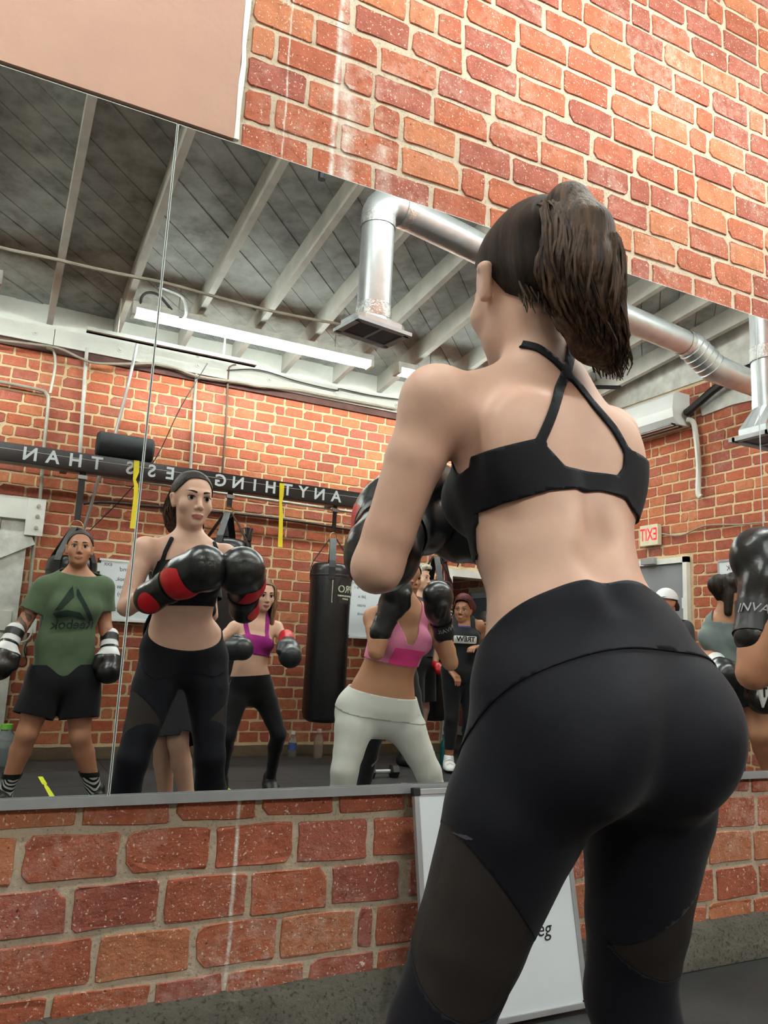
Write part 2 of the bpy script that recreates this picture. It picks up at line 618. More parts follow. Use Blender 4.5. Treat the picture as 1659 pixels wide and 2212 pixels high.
# rubber mats laid edge to edge
gx = np.arange(LEFT, END + 0.01, 1.22)
gy = np.arange(BACK + 0.06, -0.05, 1.16)
for i in range(len(gx) - 1):
    for j in range(len(gy) - 1):
        o = MB().box((gx[i] + 0.0015, gy[j] + 0.0015, -0.012), (gx[i + 1] - 0.0015, gy[j + 1] - 0.0015, 0.0)).build('floor_mat', M_FLOOR, floor)

# ---- back wall -----------------------------------------------------------
DOOR_B = (4.07, 5.02, 1.70)
wb = MB()
wb.box((LEFT, BACK - 0.25, -0.02), (DOOR_B[0], BACK - 0.010, 4.1))
wb.box((DOOR_B[1], BACK - 0.25, -0.02), (END + 0.2, BACK - 0.010, 4.1))
wb.box((DOOR_B[0], BACK - 0.25, DOOR_B[2]), (DOOR_B[1], BACK - 0.010, 4.1))
wall_back = struct(wb.build('wall_back', M_MORTAR2))
wall_back['label'] = 'red brick wall at the back of the gym, seen in the mirror'
zb = [0.10 + k * 0.0945 for k in range(34)]
rowsb = course_rows(zb, -1.2, END, 0.190, 21, holes=[(DOOR_B[0] - 0.06, DOOR_B[1] + 0.06, 0, DOOR_B[2] + 0.06)], header=0.05)
lay(wall_back, rowsb, lambda u, z: ((u, BACK - 0.0055, z), math.pi), M_BRICK2, M_BRICK2S,
    lambda p: abs(p[0] - 1.5) * 0.8 + abs(p[2] - 2.4), 300, 0.178, 0.083)
kb = kerb('baseboard_back', LEFT, DOOR_B[0] - 0.05, 0.075, 0.035, 'x', -1, mortar_mat('concrete_brown', srgb(104, 88, 72)), 8)
kb.location = (0, BACK, 0)
struct(kb)
kb['label'] = 'concrete footing along the back wall'

# ---- end wall -----------------------------------------------------------
we = MB().box((END + 0.010, BACK - 0.25, -0.02), (END + 0.25, 0.25, 4.1)).build('wall_right', M_MORTAR2)
wall_right = struct(we)
wall_right['label'] = 'red brick end wall with the exit door, seen in the mirror'
ze = [0.10 + k * 0.0945 for k in range(36)]
DOOR_E = (2.90, 3.74, 1.85)   # along -y
rowse = course_rows(ze, 0.35, 4.70, 0.190, 31, holes=[(DOOR_E[0] - 0.03, DOOR_E[1] + 0.03, 0, DOOR_E[2] + 0.03)], header=0.06)
lay(wall_right, rowse, lambda u, z: ((END + 0.0055, -u, z), -math.pi / 2), M_BRICK2, M_BRICK2S,
    lambda p: abs(-p[1] - 2.5) + abs(p[2] - 2.3) * 0.8, 300, 0.178, 0.083)
# old painted upper band on the end wall
pb = MB().box((END - 0.012, -4.70, ze[-1] + 0.02), (END + 0.012, 0.0, 4.0)).build('trim_3', M_OLDWHITE, None)
struct(pb)
pb['label'] = 'old white painted boards at the top of the end wall'
pl = MB()
pp = [(-2.75, 3.30), (-2.2, 3.30), (-1.6, 3.30), (-0.3, 3.30), (-0.3, 3.08), (-1.2, 3.06), (-1.6, 3.10), (-2.0, 3.09), (-2.4, 3.12), (-2.72, 3.10)]
vs = [(END - 0.010, y, z) for y, z in pp] + [(END + 0.004, y, z) for y, z in pp]
n = len(pp)
pl.add(vs, [tuple(range(n)), tuple(range(2 * n - 1, n - 1, -1))] + [(k, (k + 1) % n, n + (k + 1) % n, n + k) for k in range(n)])
plo = struct(pl.build('trim_4', M_OLDWHITE))
plo['label'] = 'torn white plaster patch on the end wall'
wl = struct(MB().box((LEFT - 0.2, BACK - 0.25, -0.02), (LEFT, 0.25, 4.1)).build('wall_left', M_OLDWHITE))
wl['label'] = 'plain painted wall at the far left end'

# ---- ceiling: diagonal planks over joists ---------------------------------------
M_PLANK = NT('plank_paint')
no = M_PLANK.noise(5.0, 6.0, 0.65, 'World')
r = M_PLANK.ramp(no.outputs[0], [(0.30, srgb(100, 96, 88)), (0.5, srgb(142, 142, 137)), (0.75, srgb(170, 170, 164))])
oi = M_PLANK.n('ShaderNodeObjectInfo')
v = M_PLANK.ramp(oi.outputs['Random'], [(0, (0.8, 0.8, 0.8)), (1, (1.08, 1.08, 1.08))])
col = M_PLANK.mix(1.0, r.outputs[0], v.outputs[0], 'MULTIPLY')
M_PLANK.l(col, M_PLANK.b.inputs['Base Color'])
M_PLANK.set(Roughness=0.85)
M_PLANK = M_PLANK.m
M_JOIST = plain('joist_paint', srgb(178, 175, 166), 0.8, var=0.14, scale=6, bump=0.2, bscale=30)
cz0, cz1 = ceil_z(BACK) + 0.17, ceil_z(0.0) + 0.17
ceiling = struct(pydata('ceiling', [(LEFT, BACK - 1.9, cz0 + 0.03 - 0.19), (END + 0.2, BACK - 1.9, cz0 + 0.03 - 0.19), (END + 0.2, 0.25, cz1 + 0.05), (LEFT, 0.25, cz1 + 0.05),
     (LEFT, BACK - 1.9, cz0 + 0.2), (END + 0.2, BACK - 1.9, cz0 + 0.2), (END + 0.2, 0.25, cz1 + 0.2), (LEFT, 0.25, cz1 + 0.2)],
     [(0, 1, 2, 3), (7, 6, 5, 4), (0, 4, 5, 1), (1, 5, 6, 2), (2, 6, 7, 3), (3, 7, 4, 0)], M_JOIST))
ceiling['label'] = 'painted timber ceiling of diagonal planks on joists'
def clip_poly(poly, a, b, c):            # keep a*x+b*y <= c
    out = []
    for k in range(len(poly)):
        p, q = poly[k], poly[(k + 1) % len(poly)]
        dp, dq = a * p[0] + b * p[1] - c, a * q[0] + b * q[1] - c
        if dp <= 0: out.append(p)
        if dp * dq < 0:
            s_ = dp / (dp - dq)
            out.append((p[0] + (q[0] - p[0]) * s_, p[1] + (q[1] - p[1]) * s_))
    return out
pw = 0.145
for k in range(90):
    c0 = -6.0 + k * pw          # strips of constant (x + y)/sqrt2, boards run along (1,-1)
    poly = [(-1.6, BACK), (END, BACK), (END, 0.0), (-1.6, 0.0)]
    s2 = math.sqrt(0.5)
    poly = clip_poly(poly, s2, s2, c0 + pw - 0.005)
    poly = clip_poly(poly, -s2, -s2, -c0)
    if len(poly) < 3:
        continue
    dz = random.uniform(-0.004, 0.004)
    m = len(poly)
    vs = [(x, y, ceil_z(y) + 0.165 + dz) for x, y in poly] + [(x, y, ceil_z(y) + 0.195 + dz) for x, y in poly]
    fs = [tuple(range(m))[::-1], tuple(range(m, 2 * m))] + [(i, (i + 1) % m, m + (i + 1) % m, m + i) for i in range(m)]
    pydata('plank', vs, fs, M_PLANK, ceiling)
for x in (-1.4, -0.88, -0.36, 0.16, 0.68, 1.22, 1.71, 2.18, 2.68, 3.18, 3.68, 4.18, 4.68, 5.16):
    x += random.uniform(-0.015, 0.015)
    hw = 0.024
    vs = [(x + a * hw, y, ceil_z(y) + b) for y in (BACK, 0.0) for b in (0.0, 0.17) for a in (-1, 1)]
    pydata('joist', vs, [(0, 1, 3, 2), (4, 6, 7, 5), (0, 4, 5, 1), (2, 3, 7, 6), (0, 2, 6, 4), (1, 5, 7, 3)], M_JOIST, ceiling)
# ledger and blocking along the back wall
lg = MB()
for a, b in ((LEFT, 0.20), (0.206, 3.4), (3.406, END)):
    lg.box((a, BACK - 0.005, 3.255), (b, BACK + 0.045, 3.40))
lgo = struct(lg.build('trim_5', M_WHITE))
lgo['label'] = 'white painted ledger board under the joists'
struct(MB().box((LEFT, BACK - 0.005, 3.195), (END, BACK + 0.02, 3.255)).build('trim_6', plain('dark_red_strip', srgb(78, 48, 42), 0.8, var=0.3)))['label'] = 'dark red strip under the white ledger board'
struct(MB().box((LEFT, BACK - 0.005, 3.40), (END, BACK + 0.012, 3.66)).build('trim_7', M_WHITE))['label'] = 'white blocking between the joist ends'
for k in range(9):
    o = MB().lathe([(0.024, 0), (0.024, 0.006), (0.011, 0.006), (0.011, 0.02)], 10, frame((-0.6 + k * 0.66, BACK + 0.045, 3.33), (1, 0, 0), (0, 0, -1), (0, 1, 0))).build('ledger_bolt', M_WHITE, lgo)

# ---- doorway in the back wall and the passage behind it ---------------------------------
fr = MB()
fr.box((DOOR_B[0] - 0.055, BACK - 0.12, 0.0), (DOOR_B[0] + 0.01, BACK + 0.03, DOOR_B[2] + 0.07))
fr.box((DOOR_B[1] - 0.01, BACK - 0.12, 0.0), (DOOR_B[1] + 0.055, BACK + 0.03, DOOR_B[2] + 0.07))
fr.box((DOOR_B[0] + 0.01, BACK - 0.12, DOOR_B[2] - 0.005), (DOOR_B[1] - 0.01, BACK + 0.03, DOOR_B[2] + 0.07))
d1 = struct(fr.build('door_1', M_WHITE))
d1['label'] = 'white framed open doorway in the back wall'
leafo = MB().box((DOOR_B[0] + 0.02, BACK - 0.95, 0.0), (DOOR_B[0] + 0.06, BACK - 0.10, DOOR_B[2] - 0.02)).build('door_leaf', plain('door_brown', srgb(70, 50, 42), 0.6), d1)
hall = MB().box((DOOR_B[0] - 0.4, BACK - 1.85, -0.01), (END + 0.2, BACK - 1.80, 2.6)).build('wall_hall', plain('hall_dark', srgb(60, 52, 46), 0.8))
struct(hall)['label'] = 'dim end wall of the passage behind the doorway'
hs = struct(MB().box((DOOR_B[1] + 0.06, BACK - 1.80, 0.0), (DOOR_B[1] + 0.12, BACK - 0.25, 2.6)).build('wall_hall_side', M_MORTAR2))
hs['label'] = 'brick side wall of the passage behind the doorway'
rowsh = course_rows([0.1 + k * 0.0945 for k in range(25)], -BACK + 0.28, -BACK + 1.75, 0.19, 41, holes=[(-BACK + 0.28, -BACK + 1.2, 0, 1.66)])
lay(hs, rowsh, lambda u, z: ((DOOR_B[1] + 0.052, -u, z), -math.pi / 2), M_BRICK2, M_BRICK2S, lambda p: 0.0, 300, 0.178, 0.083)
hd = MB()
hx = DOOR_B[1] + 0.05
hd.box((hx - 0.02, BACK - 1.2, 0), (hx + 0.01, BACK - 1.14, 1.64)).box((hx - 0.02, BACK - 0.36, 0), (hx + 0.01, BACK - 0.30, 1.64)).box((hx - 0.02, BACK - 1.2, 1.58), (hx + 0.01, BACK - 0.30, 1.64))
hdo = struct(hd.build('door_3', M_WHITE))
hdo['label'] = 'white framed grey door inside the passage'
MB().box((hx - 0.006, BACK - 1.14, 0), (hx + 0.01, BACK - 0.36, 1.58)).build('door_leaf', M_GREYDOOR, hdo)

# ---- exit door in the end wall ----------------------------------------------------------
fr = MB()
e0, e1, ez = DOOR_E
fr.box((END - 0.035, -e0 - 0.045, 0), (END + 0.02, -e0, ez + 0.02)).box((END - 0.035, -e1, 0), (END + 0.02, -e1 + 0.045, ez + 0.02)).box((END - 0.035, -e1, ez - 0.03), (END + 0.02, -e0, ez + 0.02))
d2 = struct(fr.build('door_2', M_WHITE))
d2['label'] = 'grey exit door in a white frame'
MB().box((END - 0.01, -e1 + 0.045, 0.005), (END + 0.03, -e0 - 0.045, ez - 0.03)).build('door_leaf', M_GREYDOOR, d2)
MB().box((END - 0.075, -3.40, ez - 0.025), (END - 0.03, -3.24, ez + 0.035), bev=0.004).build('door_closer', M_ALU, d2)
for z in (0.3, 0.95, 1.42):
    MB().tube([(END - 0.025, -e0 - 0.052, z), (END - 0.025, -e0 - 0.052, z + 0.09)], 0.012, 8).build('hinge', M_WHITE, d2)

# =================================================================== MIRROR
MZ0, MZ1 = 0.577, 2.336
t = NT('mirror_silver')
t.set(Base_Color=(0.90, 0.925, 0.915, 1), Metallic=1.0, Roughness=0.0)
M_MIRROR = t.m
M_EDGE = plain('glass_edge', srgb(205, 214, 210), 0.25, var=0.03)
xs = [-1.70, 0.3005, 2.5995, 4.40]
names = ['left mirror panel with the reflection of the boxer in a green shirt', 'wide middle mirror panel between two upright seams', 'right mirror panel behind the raised black glove at the picture edge']
for k in range(3):
    a, b = xs[k] + 0.0012, xs[k + 1] - 0.0012
    e = 0.002
    g = MB().box((a + e, 0.0, MZ0), (b - e, 0.006, MZ1 - e)).build('wall_mirror', M_MIRROR)
    tag(g, names[k], 'mirror', 'wall mirror panels')
    ed = MB().box((a, 0.0008, MZ0), (a + e, 0.007, MZ1)).box((b - e, 0.0008, MZ0), (b, 0.007, MZ1)).box((a + e, 0.0008, MZ1 - e), (b - e, 0.007, MZ1)).build('ground_edge', M_EDGE, g)
ch = MB().box((-1.72, -0.010, 0.560), (4.42, 0.013, 0.5765)).box((-1.72, -0.010, 0.5765), (4.42, -0.0075, 0.583)).build('mirror_channel', M_ALU)
tag(ch, 'long aluminium channel under the wall mirror', 'mirror channel')

# whiteboard leaning against the mirror wall

ay = Vector((0, 0.125, 0.60)).normalized()
az = Vector((1, 0, 0)).cross(ay)
wbm = frame((1.355, -0.150, 0.0), (1, 0, 0), ay, az)
wb_root = MB().box((-0.245, 0.012, -0.002), (0.245, 0.575, 0.006), wbm).build('whiteboard', M_BOARDWHITE)
tag(wb_root, 'whiteboard leaning on the footing between the legs of the ponytailed boxer', 'whiteboard', 'whiteboards')
for lo, hi in (((-0.258, 0.02, -0.006), (-0.243, 0.57, 0.010)), ((0.243, 0.02, -0.006), (0.258, 0.57, 0.010)), ((-0.25, 0.0, -0.006), (0.25, 0.015, 0.012)), ((-0.25, 0.572, -0.006), (0.25, 0.587, 0.010))):
    MB().box(lo, hi, wbm, 0.002).build('frame_rail', M_ALU, wb_root)
for cx_, cy_ in ((-0.25, 0.008), (0.25, 0.008), (-0.25, 0.58), (0.25, 0.58)):
    MB().box((cx_ - 0.011, cy_ - 0.011, -0.007), (cx_ + 0.011, cy_ + 0.011, 0.012), wbm, 0.003).build('corner_cap', M_BLACK, wb_root)
for body, u, v_, sz in (('one leg', 0.075, 0.205, 0.055), ('push', 0.05, 0.285, 0.055), ('squats', 0.0, 0.40, 0.055)):
    text_ob('writing', body, sz, M_INK, wb_root, 0.0004, wbm @ Matrix.Translation((u, v_, 0.0066)), shear=0.2)

# =================================================================== LIGHTS IN THE ROOM
M_TUBE = emit_mat('fluorescent_tube', (0.93, 1.0, 0.96, 1), TUBE_EMIT)
def fixture(x0, x1, y, z, label):
    e = empty('fluorescent_fixture', ((x0 + x1) / 2, y, z))
    tag(e, label, 'ceiling light', 'strip lights under the joists')
    h = MB().box((x0, y - 0.055, z + 0.035), (x1, y + 0.055, z + 0.085), bev=0.006).build('housing', M_OLDWHITE)
    attach(h, e)
    for xx in (x0, x1 - 0.03):
        attach(MB().box((xx, y - 0.06, z - 0.022), (xx + 0.03, y + 0.06, z + 0.04), bev=0.004).build('end_cap', M_OLDWHITE), e)
    for dy in (-0.032, 0.032):
        attach(MB().tube([(x0 + 0.03, y + dy, z), (x1 - 0.03, y + dy, z)], 0.017, 8).build('tube', M_TUBE), e)
    for xx in (x0 + 0.35, x1 - 0.35):
        attach(MB().tube([(xx, y, z + 0.08), (xx, y, ceil_z(y) + 0.16)], 0.004, 6).build('hanger', M_PIPE), e)
fixture(0.69, 2.72, -3.92, 3.37, 'long bright strip light near the back wall, left one in the mirror')
fixture(2.96, 5.00, -3.92, 3.37, 'strip light near the back wall beside the raised shoulder of the boxer')
fixture(-2.2, -0.2, -3.92, 3.37, 'strip light near the back wall at the far left, outside the mirror view')
fixture(-1.9, 0.15, -0.95, 3.66, 'strip light above the floor before the mirror, left one')
fixture(0.85, 2.9, -0.95, 3.66, 'strip light above the floor before the mirror, middle one')
fixture(3.15, 5.1, -0.95, 3.66, 'strip light above the floor before the mirror, right one')
# =================================================================== THINGS ON THE BACK WALL
def attach_all(e, obs):
    for o in obs:
        attach(o, e)
    return e

# long black bar with lettering that carries the heavy bags
BY = -4.20
bar = MB().box((-3.0, BY - 0.05, 2.150), (5.0, BY + 0.05, 2.292), bev=0.012).build('bag_rail', M_VINYL, None, True)
tag(bar, 'long black bar lettered ANYTHING LESS THAN, carrying the heavy bags', 'bag rail')
M_LET = plain('letter_white', srgb(206, 212, 216), 0.6, var=0.03)
LET = [('N', (0.127, -4.150, 2.226)), ('A', (0.281, -4.150, 2.225)), ('H', (0.439, -4.150, 2.217)), ('T', (0.590, -4.150, 2.219)), ('S', (0.833, -4.150, 2.222)), ('S', (0.997, -4.150, 2.224)), ('E', (1.139, -4.150, 2.226)), ('L', (1.307, -4.150, 2.220)),
       ('G', (1.540, -4.150, 2.207)), ('N', (1.686, -4.150, 2.208)), ('I', (1.827, -4.150, 2.208)), ('H', (1.963, -4.150, 2.210)), ('T', (2.113, -4.150, 2.211)), ('Y', (2.254, -4.150, 2.209)), ('N', (2.402, -4.150, 2.213)), ('A', (2.557, -4.150, 2.213))]
for ch, p in LET:
    text_ob('letter', ch, 0.135, M_LET, bar, 0.0006, frame((p[0], BY + 0.0508, 2.222), (-1, 0, 0), (0, 0, 1), (0, 1, 0)), bold=0.003)
MB().box((-0.1, BY + 0.0500, 2.243), (4.9, BY + 0.0508, 2.2455)).build('pinstripe', M_LET, bar)
for x in (-1.9, 0.36, 1.46, 2.62, 3.9):
    MB().box((x, BY - 0.37, 2.19), (x + 0.05, BY - 0.04, 2.25)).build('bracket', M_BLACK, bar)

# straight and bent conduits, each one a thing
def pipe(name, pts, r, mat, label, group='conduits and pipes on the back wall', cat='pipe', n=8, clips=True):
    if len(pts) > 2:                       # round the bends
        P = [Vector(p_) for p_ in pts]
        P = [P[0] * 2 - P[1]] + P + [P[-1] * 2 - P[-2]]
        pts = []
        for i in range(1, len(P) - 2):
            for q in (0.0, 0.25, 0.5, 0.75):
                a_, b_, c_, d_ = P[i - 1], P[i], P[i + 1], P[i + 2]
                pts.append(0.5 * ((2 * b_) + (c_ - a_) * q + (2 * a_ - 5 * b_ + 4 * c_ - d_) * q * q + (3 * b_ - a_ - 3 * c_ + d_) * q ** 3))
        pts.append(P[-2])
    o = MB().tube(pts, r, n).build(name, mat, None, True)
    tag(o, label, cat, group)
    return o
pipe('conduit', [(-0.337, -4.660, 2.868), (-0.142, -4.660, 2.873), (0.144, -4.660, 2.864), (0.199, -4.660, 2.840), (0.218, -4.660, 2.793), (0.225, -4.660, 2.635), (0.232, -4.660, 2.331), (0.249, -4.660, 1.976), (0.248, -4.660, 1.572), (0.270, -4.660, 0.755)], 0.014, M_PIPE, 'grey conduit that bends down the back wall at the left edge of the mirror')
pipe('conduit', [(0.156, -4.660, 3.219), (0.206, -4.660, 3.210), (0.229, -4.660, 3.156), (0.238, -4.660, 3.047), (0.225, -4.660, 2.849)], 0.012, M_PIPE, 'short grey conduit with a bend under the ledger, left of the white one')
pipe('conduit', [(0.461, -4.660, 3.287), (0.467, -4.660, 3.095), (0.502, -4.660, 2.372)], 0.015, M_OLDWHITE, 'white painted conduit running straight up from the letter H of the bar')
pipe('flexible_conduit', [(0.822, -4.400, 3.348), (0.790, -4.450, 2.978), (0.750, -4.500, 2.650), (0.711, -4.500, 2.373), (0.651, -4.500, 2.192), (0.621, -4.550, 1.970), (0.589, -4.600, 1.767)], 0.013, M_STEEL, 'ribbed flexible conduit slanting past the black roller')
pipe('conduit', [(1.376, -4.675, 3.439), (1.377, -4.675, 3.288), (1.401, -4.675, 2.391)], 0.014, M_PIPE, 'grey conduit straight above the boxer with crossed gloves')
pipe('conduit', [(1.719, -4.660, 3.407), (1.670, -4.660, 3.379), (1.655, -4.660, 3.315), (1.671, -4.660, 2.913), (1.679, -4.660, 2.325)], 0.010, plain('pipe_brown', srgb(96, 72, 58), 0.6), 'thin brown pipe between the two yellow bands')
pipe('conduit', [(-0.257, -4.600, 2.232), (-0.066, -4.600, 2.229), (0.505, -4.600, 2.223), (1.436, -4.600, 2.212), (2.912, -4.600, 2.194), (3.502, -4.600, 2.184)], 0.014, M_PIPE, 'long grey pipe running just below the lettered bar')
pipe('conduit', [(0.568, -4.620, 1.981), (0.742, -4.620, 2.014), (1.109, -4.620, 2.026), (2.029, -4.620, 2.052), (2.978, -4.620, 2.028), (3.624, -4.620, 2.013)], 0.012, plain('pipe_black', srgb(58, 50, 46), 0.6), 'dark pipe crossing the bricks behind the bag straps')
pipe('power_cable', [(-0.311, -4.600, 3.187), (-0.181, -4.600, 3.190), (0.017, -4.600, 3.207), (0.239, -4.600, 3.218), (0.402, -4.600, 3.174), (0.530, -4.600, 3.153), (0.765, -4.600, 3.195), (1.007, -4.600, 3.250), (1.187, -4.620, 3.253), (1.391, -4.620, 3.219), (1.764, -4.620, 3.238), (1.937, -4.620, 3.238), (2.291, -4.620, 3.272), (2.569, -4.620, 3.272), (3.357, -4.620, 3.280)], 0.011, plain('cable_grey', srgb(150, 140, 125), 0.6), 'loose grey cable sagging under the white ledger board', cat='cable')
pipe('power_cable', [(1.630, -4.620, 3.324), (1.925, -4.620, 3.389), (2.285, -4.620, 3.356), (2.683, -4.620, 3.344), (2.729, -4.620, 3.367), (3.048, -4.620, 3.364), (3.403, -4.620, 3.384)], 0.006, M_BLACK, 'thin black cable stapled along the white ledger board', cat='cable')
pipe('steel_wire', [(1.405, -4.400, 3.272), (1.226, -4.450, 2.862), (1.070, -4.500, 2.400), (0.854, -4.550, 2.057), (0.637, -4.600, 1.768)], 0.004, M_BLACK, 'thin dark wire slanting down behind the left yellow band', cat='wire')
pipe('armoured_cable', [(-0.226, -2.400, 2.955), (-0.138, -2.450, 2.972), (0.071, -2.500, 3.004), (0.269, -2.550, 3.028), (0.518, -2.600, 3.059), (0.729, -2.650, 3.091), (1.080, -2.800, 3.150), (1.554, -3.000, 3.237), (2.251, -3.300, 3.406)], 0.011, M_PIPE, 'armoured cable running below the joists to the strip light', 'cables under the joists', 'cable')
pipe('armoured_cable', [(0.713, -2.900, 3.173), (0.958, -3.400, 3.366), (1.056, -3.700, 3.392), (1.068, -3.850, 3.392), (1.015, -3.880, 3.421), (0.876, -3.850, 3.526), (0.795, -3.850, 3.536), (0.748, -3.850, 3.494), (0.742, -3.880, 3.429)], 0.011, plain('cable_black', srgb(60, 60, 60), 0.5), 'black looped cable feeding the left strip light', 'cables under the joists', 'cable')
rail = MB().box((0.40, -4.06, 3.195), (1.72, -4.02, 3.235)).box((0.40, -4.06, 3.195), (1.72, -3.99, 3.20)).build('angle_iron', M_OLDWHITE)
tag(rail, 'grey angle iron hung below the left strip light', 'rail')
for x in (0.62, 1.45):
    MB().tube([(x, -4.04, 3.23), (x, -4.04, 3.52)], 0.008, 6).build('hanger_rod', M_PIPE, rail)

# ducts
def duct_tube(pts, r, n=20):
    return MB().tube(pts, r, n, caps=False)
DR = 0.092
c0 = Vector((1.651, -1.600, 3.387))
low = Vector((c0.x, c0.y, 2.66))
dr = empty('air_duct', (c0.x, c0.y, 2.5))
tag(dr, 'round galvanised duct dropping to a square outlet left of the boxer', 'air duct', 'air ducts')
ra = Vector((2.652, -1.734, 3.335))
rb = Vector((3.786, -1.923, 3.320))
rc = Vector((4.445, -1.989, 3.300))
rd = Vector((4.667, -1.974, 3.160))
re_ = Vector((4.931, -1.944, 3.120))
attach(duct_tube([c0 + Vector((0, 0, -0.10)), low], DR).build('drop_pipe', M_STEEL, None, True), dr)
el = [c0 + Vector((0, 0, -0.11))] 
hd_ = (ra - c0).normalized()
for k in range(7):
    a = math.pi / 2 * k / 6
    el.append(c0 + Vector((0, 0, -0.10)) * (1 - math.sin(a)) + hd_ * 0.10 * (1 - math.cos(a)))
attach(duct_tube(el, DR + 0.003).build('elbow', M_STEEL, None, True), dr)
attach(duct_tube([c0 + hd_ * 0.10, ra, rb, rc], DR).build('run_pipe', M_STEEL, None, True), dr)
ring = [rc - (rc - rb).normalized() * 0.02, rc, rc.lerp(rd, 0.35), rc.lerp(rd, 0.65), rd]
attach(duct_tube([rc - (rc - rb).normalized() * 0.05, rc, rc.lerp(rd, 0.5), rd, re_, re_ + Vector((0.35, 0.02, -0.04))], [DR, DR + 0.012, DR + 0.014, DR + 0.014, DR + 0.004, DR]).build('flex_bend', M_STEEL, None, True), dr)
M_FOIL = plain('foil_tape', srgb(226, 229, 230), 0.22, 0.9, var=0.2, scale=30, bump=0.5, bscale=70)
for a, b in ((c0 + Vector((0, 0, -0.10)), c0 + Vector((0, 0, -0.17))), (low + Vector((0, 0, 0.02)), low + Vector((0, 0, 0.10))), (c0 + hd_ * 0.14, c0 + hd_ * 0.20), (ra - hd_ * 0.06, ra), (rc - (rc - rb).normalized() * 0.08, rc)):
    attach(MB().tube([a, a.lerp(b, 0.5), b], [DR + 0.004, DR + 0.006, DR + 0.004], 20, caps=False).build('foil_joint', M_FOIL, None, True), dr)
for k in range(5):
    p = rc.lerp(rd, 0.1 + 0.2 * k)
    q = p + (rd - rc).normalized() * 0.012
    attach(MB().tube([p, p.lerp(q, 0.5), q], [DR + 0.012, DR + 0.02, DR + 0.012], 20, caps=False).build('rib', M_STEEL, None, True), dr)
def boot(parent, c, ztop, zbot, r, hx, hy, ax=(1, 0)):
    """square-to-round outlet"""
    n = 24
    ex, ey = Vector((ax[0], ax[1], 0)), Vector((-ax[1], ax[0], 0))
    vs, fs = [], []
    for lev in range(3):
        for k in range(n):
            a = 2 * math.pi * (k + 0.5) / n
            co, si = math.cos(a), math.sin(a)
            m_ = max(abs(co), abs(si))
            if lev == 0:
                p = ex * (co * r) + ey * (si * r); z = ztop
            else:
                p = ex * (co / m_ * hx) + ey * (si / m_ * hy); z = zbot + (0.045 if lev == 1 else 0.0)
            vs.append((c.x + p.x, c.y + p.y, z))
    for lev in range(2):
        for k in range(n):
            fs.append((lev * n + k, lev * n + (k + 1) % n, lev * n + n + (k + 1) % n, lev * n + n + k))
    attach(pydata('outlet_boot', vs, fs, M_STEEL), parent)
    Mx = frame((c.x, c.y, zbot), ex, ey, (0, 0, 1))
    g = MB()
    for lo, hi in (((-hx - 0.02, -hy - 0.02, -0.012), (hx + 0.02, -hy + 0.015, 0.008)), ((-hx - 0.02, hy - 0.015, -0.012), (hx + 0.02, hy + 0.02, 0.008)), ((-hx - 0.02, -hy, -0.012), (-hx + 0.015, hy, 0.008)), ((hx - 0.015, -hy, -0.012), (hx + 0.02, hy, 0.008)), ((-0.006, -hy, -0.011), (0.006, hy, 0.004))):
        g.box(lo, hi, Mx)
    go = attach(g.build('grille_frame', M_ALU), parent)
    ns = 12
    for k in range(ns):
        u = -hy + 0.02 + (2 * hy - 0.04) * k / (ns - 1)
        sl = MB().box((-hx + 0.01, u - 0.008, -0.006), (hx - 0.01, u + 0.008, -0.003), Mx @ Matrix.Translation((0, 0, 0))).build('slat', plain('grille_dark', srgb(66, 70, 78), 0.4, 0.4))
        attach(sl, parent)
boot(dr, low, low.z + 0.02, (1.624, -1.600, 2.615)[2], DR + 0.002, 0.155, 0.10, (0.985, -0.17))
d2c = Vector((3.350, -0.501, 2.270))
dr2 = empty('air_duct', (d2c.x, d2c.y, 2.3))
tag(dr2, 'round duct with square outlet cut by the right edge of the picture', 'air duct', 'air ducts')
zt_, zb_ = (3.350, -0.509, 2.578)[2], (3.350, -0.584, 2.051)[2]
attach(duct_tube([(d2c.x, d2c.y, zt_ + 0.35), (d2c.x, d2c.y, zb_ + 0.16)], DR).build('drop_pipe', M_STEEL, None, True), dr2)
attach(MB().tube([(d2c.x, d2c.y, zt_ - 0.12), (d2c.x, d2c.y, zt_ - 0.05)], DR + 0.005, 20, caps=False).build('foil_joint', M_FOIL, None, True), dr2)
boot(dr2, d2c, zb_ + 0.16, zb_, DR + 0.002, 0.155, 0.10)
pipe('ceiling_stub', [(1.359, -1.750, 3.599), (1.360, -1.750, 3.498)], 0.022, M_BLACK, 'short black pipe stub hanging from the planks above the mirror edge', None, 'pipe')
pipe('gas_pipe', [(5.0, -3.3, 3.45), (4.5, -3.6, 3.45)], 0.02, M_BLACK, 'black pipe under the joists left of the air conditioner', None, 'pipe')

